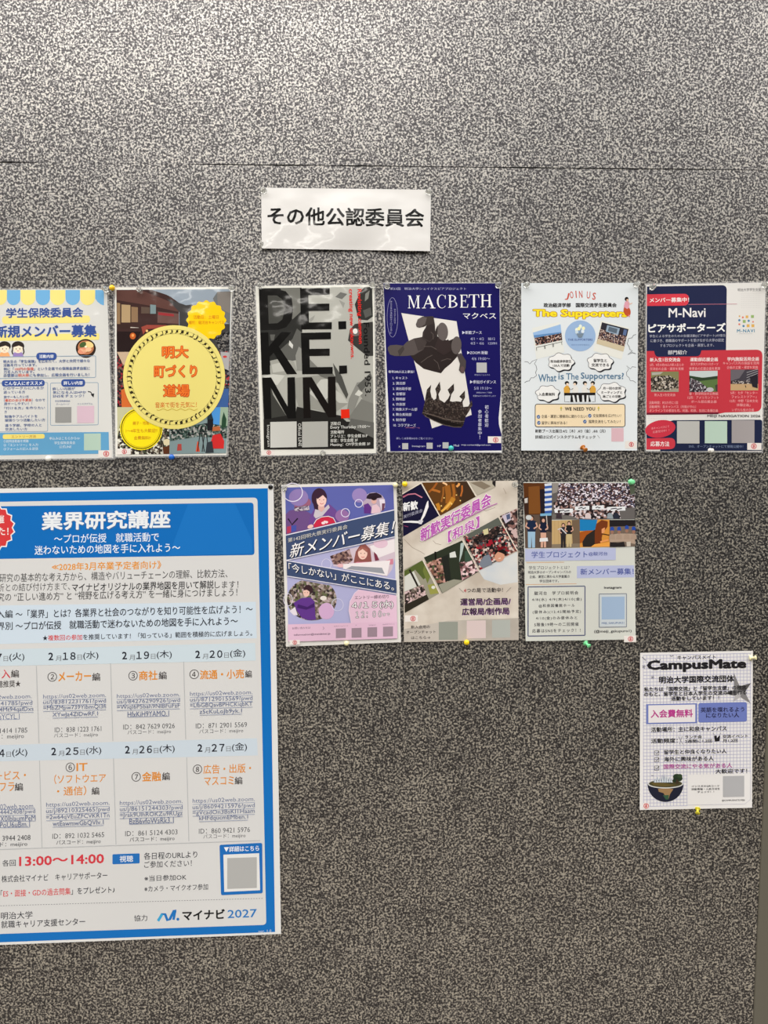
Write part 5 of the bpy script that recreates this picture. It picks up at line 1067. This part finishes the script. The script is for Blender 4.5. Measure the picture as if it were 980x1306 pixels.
p.new('topic_text', label='orange and dark topic names')
p.text('①業界', -98, -2, 135, DK, h=30, bold=0.01); p.text('導', -34, -2, 135, (200, 70, 80), h=30, bold=0.01); p.text('入', 5, 36, 135, (200, 70, 80), h=31, bold=0.016); p.text('編', 38, 66, 134, DK, h=27, bold=0.016); p.text('★視聴推奨★', -52, 72, 170, DK, h=24, bold=0.012)
p.text('②', 165, 198, 145, DK, h=33, bold=0.004); p.text('メーカー', 202, 317, 143, OR, h=34, bold=0.028); p.text('編', 320, 348, 145, DK, h=28, bold=0.016)
p.text('③', 446, 478, 141, DK, h=33, bold=0.004); p.text('商社', 482, 548, 140, OR, h=34, bold=0.028); p.text('編', 551, 579, 140, DK, h=28, bold=0.016)
p.text('④', 658, 691, 136, DK, h=33, bold=0.004); p.text('流通・小売', 694, 848, 136, OR, h=33, bold=0.028); p.text('編', 851, 875, 135, DK, h=26, bold=0.016)
p.text('⑤サービス・', -80, 90, 488, OR, h=32, bold=0.012); p.text('インフラ', -60, 50, 527, OR, h=32, bold=0.012); p.text('編', 51, 80, 527, DK, h=28, bold=0.016)
p.text('⑥', 228, 260, 459, DK, h=33, bold=0.004); p.text('IT', 265, 304, 458, OR, h=28, bold=0.02); p.text('（ソフトウエア', 188, 368, 498, OR, h=33, bold=0.012); p.text('・通信）', 198, 300, 541, OR, h=33, bold=0.012); p.text('編', 318, 345, 541, DK, h=27, bold=0.016)
p.text('⑦', 457, 489, 492, DK, h=33, bold=0.004); p.text('金融', 493, 560, 491, OR, h=34, bold=0.028); p.text('編', 563, 590, 490, DK, h=28, bold=0.016)
p.text('⑧', 670, 702, 466, DK, h=33, bold=0.004); p.text('広告・出版・', 706, 872, 464, OR, h=32, bold=0.014); p.text('マスコミ', 709, 812, 506, OR, h=30, bold=0.014); p.text('編', 815, 842, 505, DK, h=27, bold=0.016)
p.new('link_text', label='grey-blue underlined links')
urls([H, 'us/j/83812231761?pwd', '=MbZMpw739YIbmQl3fi', 'XYwJa4ZIDwRF.1'], 150, 368, (213, 232, 252, 276), 182, 340); urls([H, 'us/j/84276290926?pwd', '=WiqI6P5bah9NlBFuFzF', 'HfxKiH9YAMO.1'], 406, 625, (211, 230, 249, 273), 443, 587); urls([H, 'us/j/87129015569?pwd', '=LfbGBQavBPHCKiqbKT', 'z5cKuLoJb9yk.1'], 660, 877, (203, 223, 243, 266), 693, 840)
urls([H, 'us/j/41414141785?pwd', '4Mt94qafDxs', 'sYCYL.1'], -104, 112, (217, 238, 258, 283), 0, 68) if False else None
for s, x0, x1, y in ((H, -108, 110, 217), ('41785?pwd', 2, 112, 238), ('4Mt94qafDxs', -2, 116, 259), ('sYCYL.1', -2, 68, 283)): p.text(s, x0, x1, y, URL, h=19); p.strip([(x0, y+11), (x1, y+9)], 1.6, (140, 150, 176))
p.new('meeting_id_text', label='small grey meeting numbers')
ids('ID：838 1223 1761', 190, 352, 327, 187, 340, 348); ids('ID：842 7629 0926', 428, 607, 317, 443, 594, 337); ids('ID：871 2901 5569', 680, 858, 313, 692, 845, 334)
p.text('1414 1785', 0, 95, 331, (78, 80, 84), h=17); p.text('：meijiro', 6, 83, 354, (78, 80, 84), h=18)
p.frame(0, 1010, 2.6486)
ids('ID：892 1032 5465', 177, 352, 147, 190, 340, 170); ids('ID：861 5124 4303', 423, 600, 138, 438, 590, 160); ids('ID：860 9421 5976', 672, 845, 130, 687, 830, 150)
p.text('3944 2408', 8, 103, 155, (78, 80, 84), h=17); p.text('ド：meijiro', 0, 92, 178, (78, 80, 84), h=18)
p.new('link_text', label='grey-blue underlined links')
urls([H, 'us/j/89210325465?pwd', '=2w64qVEuZFCVKR1Tn', 'wtEawmwGbQVIv.1'], 156, 370, (42, 63, 84, 106), 178, 350); urls([H, 'us/j/86151244303?pwd', '=Jrak9UlhROKZu9RUgz', 'BzB6vfoWsRk3.1'], 405, 617, (36, 57, 77, 97), 437, 587); urls([H, 'us/j/86094215976?pwd', '=gVcadOn3BsKI1Haam', 'kHFdqucmEMben.1'], 651, 861, (29, 50, 69, 88), 673, 838)
for s, x0, x1, y in (('02web.zoom.', 0, 117, 49), ('4442408?pwd', 0, 119, 69), ('X0IblaumPeM', 0, 120, 89), ('PoU6uBm.1', 0, 101, 110)): p.text(s, x0, x1, y, URL, h=19); p.strip([(x0, y+11), (x1, y+9)], 1.6, (140, 150, 176))
p.new('time_text', label='red time figures'); p.text('13:00〜14:00', 64, 352, 230, (204, 58, 70), h=33, bold=0.028)
p.new('detail_text', label='dark detail lines'); p.text('各回', 8, 53, 240, DB, h=22, bold=0.006)
p.text('各日程のURLより', 486, 667, 214, DB, h=24, bold=0.006); p.text('ご参加ください！', 487, 648, 243, DB, h=23, bold=0.006); p.text('※当日参加OK', 488, 630, 290, DB, h=20, bold=0.006); p.text('※カメラ・マイクオフ参加', 488, 703, 324, DB, h=21, bold=0.006)
p.text('株式会社マイナビ　キャリアサポーター', 5, 363, 288, DB, h=24, bold=0.006); p.text('「ES・面接・GDの過去問集」をプレゼント♪', 2, 388, 337, DB, h=24, bold=0.01, segs=[('ES・面接・GDの過去問集', (206, 62, 66))])
p.text('明治大学', 3, 110, 417, DB, h=25, bold=0.006); p.text('就職キャリア支援センター', 4, 288, 443, DB, h=25, bold=0.006); p.text('協力', 453, 498, 426, DB, h=21, bold=0.006)
p.new('view_label', label='blue label with white text'); p.rrect(380, 209, 472, 243, 4, (34, 108, 182)); p.text('視聴', 404, 450, 226, (228, 232, 236), h=22, bold=0.012)
p.new('dashed_line', label='fine dashed line', split=False)
for i in range(100):
    x = -8+i*9; y = 385-(x+8)*0.0285; p.strip([(x, y), (x+5, y-0.15)], 1.8, (120, 122, 126))
p.new('sponsor_logo', label='blue zigzag logo with black and blue letters', split=False)
p.strip([(534, 436), (548, 413), (558, 413), (566, 434), (574, 430), (588, 402), (596, 402)], 9, (30, 112, 184)); p.strip([(534, 436), (548, 413)], 9, (60, 160, 206)); p.strip([(592, 404), (586, 432)], 8, (30, 112, 184)); p.ell(601, 430, 5, 5, (30, 112, 184), n=12)
p.text('マイナビ', 616, 760, 415, (28, 28, 30), h=34, bold=0.035); p.text('2027', 769, 868, 411, (38, 116, 186), h=28, bold=0.012)
p.new('version_text', label='tiny pale text on the border'); p.text('ver. 1.0', 873, 917, 470, (196, 210, 226), h=9)
p.new('details_box', label='blue framed box with white heading'); p.rpoly([(742, 179), (886, 172), (888, 342), (747, 349)], 6, (26, 104, 180)); p.text('▼詳細はこちら', 757, 876, 192, (230, 232, 236), h=19, bold=0.02); p.poly([(755, 212), (876, 207), (879, 332), (758, 338)], (222, 222, 220))
p.code_panel(768, 222, 868, 326, (172, 172, 170))
p.flush()

# ------------------------------------------------------------------ push pins, each a thing of its own
def pin_mat(name, col, clear):
    m, nt, b = new_mat(name); b.inputs['Base Color'].default_value = (*lin(col), 1); b.inputs['Roughness'].default_value = 0.12
    if clear: b.inputs['Transmission Weight'].default_value = 0.85; b.inputs['IOR'].default_value = 1.3
    return m
PM = {'clear': pin_mat('clear_plastic', (236, 236, 232), True), 'yellow': pin_mat('yellow_plastic', (238, 206, 20), False), 'blue': pin_mat('blue_plastic', (24, 96, 190), False), 'teal': pin_mat('teal_plastic', (60, 178, 176), False),
      'white': pin_mat('white_plastic', (232, 230, 222), False), 'amber': pin_mat('amber_plastic', (176, 104, 30), False), 'green': pin_mat('clear_green_plastic', (120, 216, 150), False), 'cream': pin_mat('cream_plastic', (232, 226, 180), False),
      'lemon': pin_mat('clear_yellow_plastic', (196, 184, 44), False), 'black': pin_mat('black_plastic', (18, 18, 18), False), 'gold': pin_mat('golden_plastic', (236, 190, 20), False)}
STEEL, nt, b = new_mat('steel'); b.inputs['Metallic'].default_value = 1; b.inputs['Roughness'].default_value = 0.3; b.inputs['Base Color'].default_value = (0.6, 0.6, 0.6, 1)

def lathe(prof, n=20):
    bm = bmesh.new(); rings = []
    for r, h in prof:
        rings.append([bm.verts.new((0, -h, 0))] if r < 1e-6 else [bm.verts.new((r*math.cos(2*math.pi*i/n), -h, r*math.sin(2*math.pi*i/n))) for i in range(n)])
    for a, c in zip(rings, rings[1:]):
        for i in range(n):
            j = (i+1) % n
            if len(a) == 1 and len(c) > 1: bm.faces.new([a[0], c[j], c[i]])
            elif len(c) == 1 and len(a) > 1: bm.faces.new([a[i], a[j], c[0]])
            elif len(a) > 1: bm.faces.new([a[i], a[j], c[j], c[i]])
    bmesh.ops.recalc_face_normals(bm, faces=bm.faces[:])
    for f in bm.faces: f.smooth = True
    me = bpy.data.meshes.new('lathe'); bm.to_mesh(me); bm.free(); return me
PUSH = [(0, 0), (0.0052, 0), (0.0054, 0.0006), (0.0048, 0.0014), (0.0026, 0.0022), (0.0022, 0.0055), (0.0026, 0.008), (0.0042, 0.0092), (0.0043, 0.0102), (0.0036, 0.0108), (0, 0.011)]
BALL = [(0, 0), (0.0030, 0), (0.0036, 0.0008), (0.0030, 0.002), (0.0036, 0.0028), (0.0046, 0.0042), (0.0050, 0.006), (0.0046, 0.0082), (0.0032, 0.0098), (0.0015, 0.0104), (0, 0.0106)]
TACK = [(0, 0), (0.0042, 0), (0.0043, 0.0005), (0.0036, 0.0014), (0.002, 0.002), (0, 0.0022)]
NEED = [(0, -0.0075), (0.0005, -0.006), (0.0005, -0.0001), (0, -0.0001)]
ALLP = []
PROTO = {}
def pin(x, y, col, where, shape='push', depth=0.0032, tilt=(0, 0), sc=1.0, word=None):
    k = (shape, col)
    if k not in PROTO:
        hm = lathe({'push': PUSH, 'ball': BALL, 'tack': TACK}[shape], 24); hm.materials.append(PM[col]); hm.name = 'pin_head'
        nm = lathe(NEED, 8); nm.materials.append(STEEL); nm.name = 'pin_needle'; PROTO[k] = (hm, nm)
    hm, nm = PROTO[k]
    r = bpy.data.objects.new('thumbtack' if shape == 'tack' else 'push_pin', None); COL.objects.link(r); r.empty_display_size = 0.005
    r.location = on_wall([(x, y)], np.array([depth]))[0]; r.rotation_euler = (tilt[0], 0, tilt[1]); r.scale = (sc, sc, sc)
    w_ = word or {'clear': 'clear', 'lemon': 'translucent yellow', 'green': 'clear green'}.get(col, col)
    r['label'] = '%s %s %s' % (w_, 'thumbtack' if shape == 'tack' else 'push pin', where); r['category'] = 'push pin'; r['group'] = 'pins holding up the posters'
    for nme, me in (('pin_head', hm), ('pin_needle', nm)):
        o = bpy.data.objects.new(nme, me); COL.objects.link(o); o.parent = r
for a in ((135.2, 369.5, 'clear', 'at the top right corner of the poster with the scalloped awning'), (178.9, 370.5, 'clear', 'in the top edge of the music note poster, left of its middle'),
          (295.6, 368, 'clear', 'at the top right corner of the music note poster'), (332, 364.5, 'clear', 'at the top left corner of the giant letter poster'), (475, 363.5, 'clear', 'at the top right corner of the giant letter poster'),
          (412, 578, 'clear', 'in the bottom edge of the giant letter poster'), (493.8, 365, 'clear', 'at the top left corner of the navy hand and crown poster'), (635.5, 364, 'clear', 'at the top right corner of the navy hand and crown poster'),
          (671.5, 363.5, 'clear', 'at the top left corner of the pale speech cloud poster'), (811.8, 363, 'clear', 'at the top right corner of the pale speech cloud poster'), (832, 366.5, 'clear', 'at the top left corner of the navy and red poster'),
          (975, 364, 'clear', 'at the top right corner of the navy and red poster'), (336.5, 243.5, 'clear', 'at the top left corner of the white heading sign'), (546.6, 245, 'clear', 'at the top right corner of the white heading sign'),
          (334, 312.6, 'clear', 'at the bottom left corner of the white heading sign'), (657, 618, 'clear', 'at the top right corner of the beige marbled poster'), (362.8, 622.5, 'clear', 'at the top left corner of the lavender poster')): pin(*a)
pin(906, 574.5, 'white', 'in the bottom edge of the navy and red poster', 'push', sc=0.85, word='glare-whitened clear')  # a clear pin, its white glare put into the plastic colour
pin(144.3, 368, 'gold', 'between the top corners of the two leftmost upper posters', 'ball', word='golden yellow'); pin(63.3, 585, 'white', 'in the bottom edge of the poster with the scalloped awning', 'ball'); pin(220, 583, 'blue', 'in the bottom edge of the music note poster', 'ball')
pin(575, 571.8, 'teal', 'in the bottom edge of the navy hand and crown poster', 'ball'); pin(743.3, 570.6, 'amber', 'in the bottom edge of the pale speech cloud poster', 'push', tilt=(0.5, 0.4))
pin(516.3, 617.4, 'yellow', 'at the top left corner of the beige marbled poster', 'ball'); pin(594.9, 818.4, 'yellow', 'in the bottom edge of the beige marbled poster', 'ball')
pin(504.3, 618.6, 'cream', 'at the top right corner of the lavender poster', 'ball', sc=0.9); pin(442.2, 819.6, 'cream', 'in the bottom edge of the lavender poster', 'ball', sc=0.9)
pin(805, 614.6, 'green', 'at the top right corner of the poster with lavender title bars', 'push'); pin(747, 820, 'green', 'in the bottom edge of the poster with lavender title bars', 'push', tilt=(0.4, 0.5))
pin(957.5, 839, 'cream', 'at the top right corner of the grid-paper poster', 'push', tilt=(-0.2, 0.8)); pin(890.2, 1031.4, 'lemon', 'in the bottom edge of the grid-paper poster', 'push', tilt=(0.5, -0.4))
pin(345.3, 621.2, 'black', 'at the top right corner of the big blue-bordered poster', 'tack'); pin(353.8, 1187.3, 'black', 'at the bottom right corner of the big blue-bordered poster', 'tack'); pin(546.5, 315.4, 'black', 'at the bottom right corner of the white heading sign', 'tack', sc=0.55)
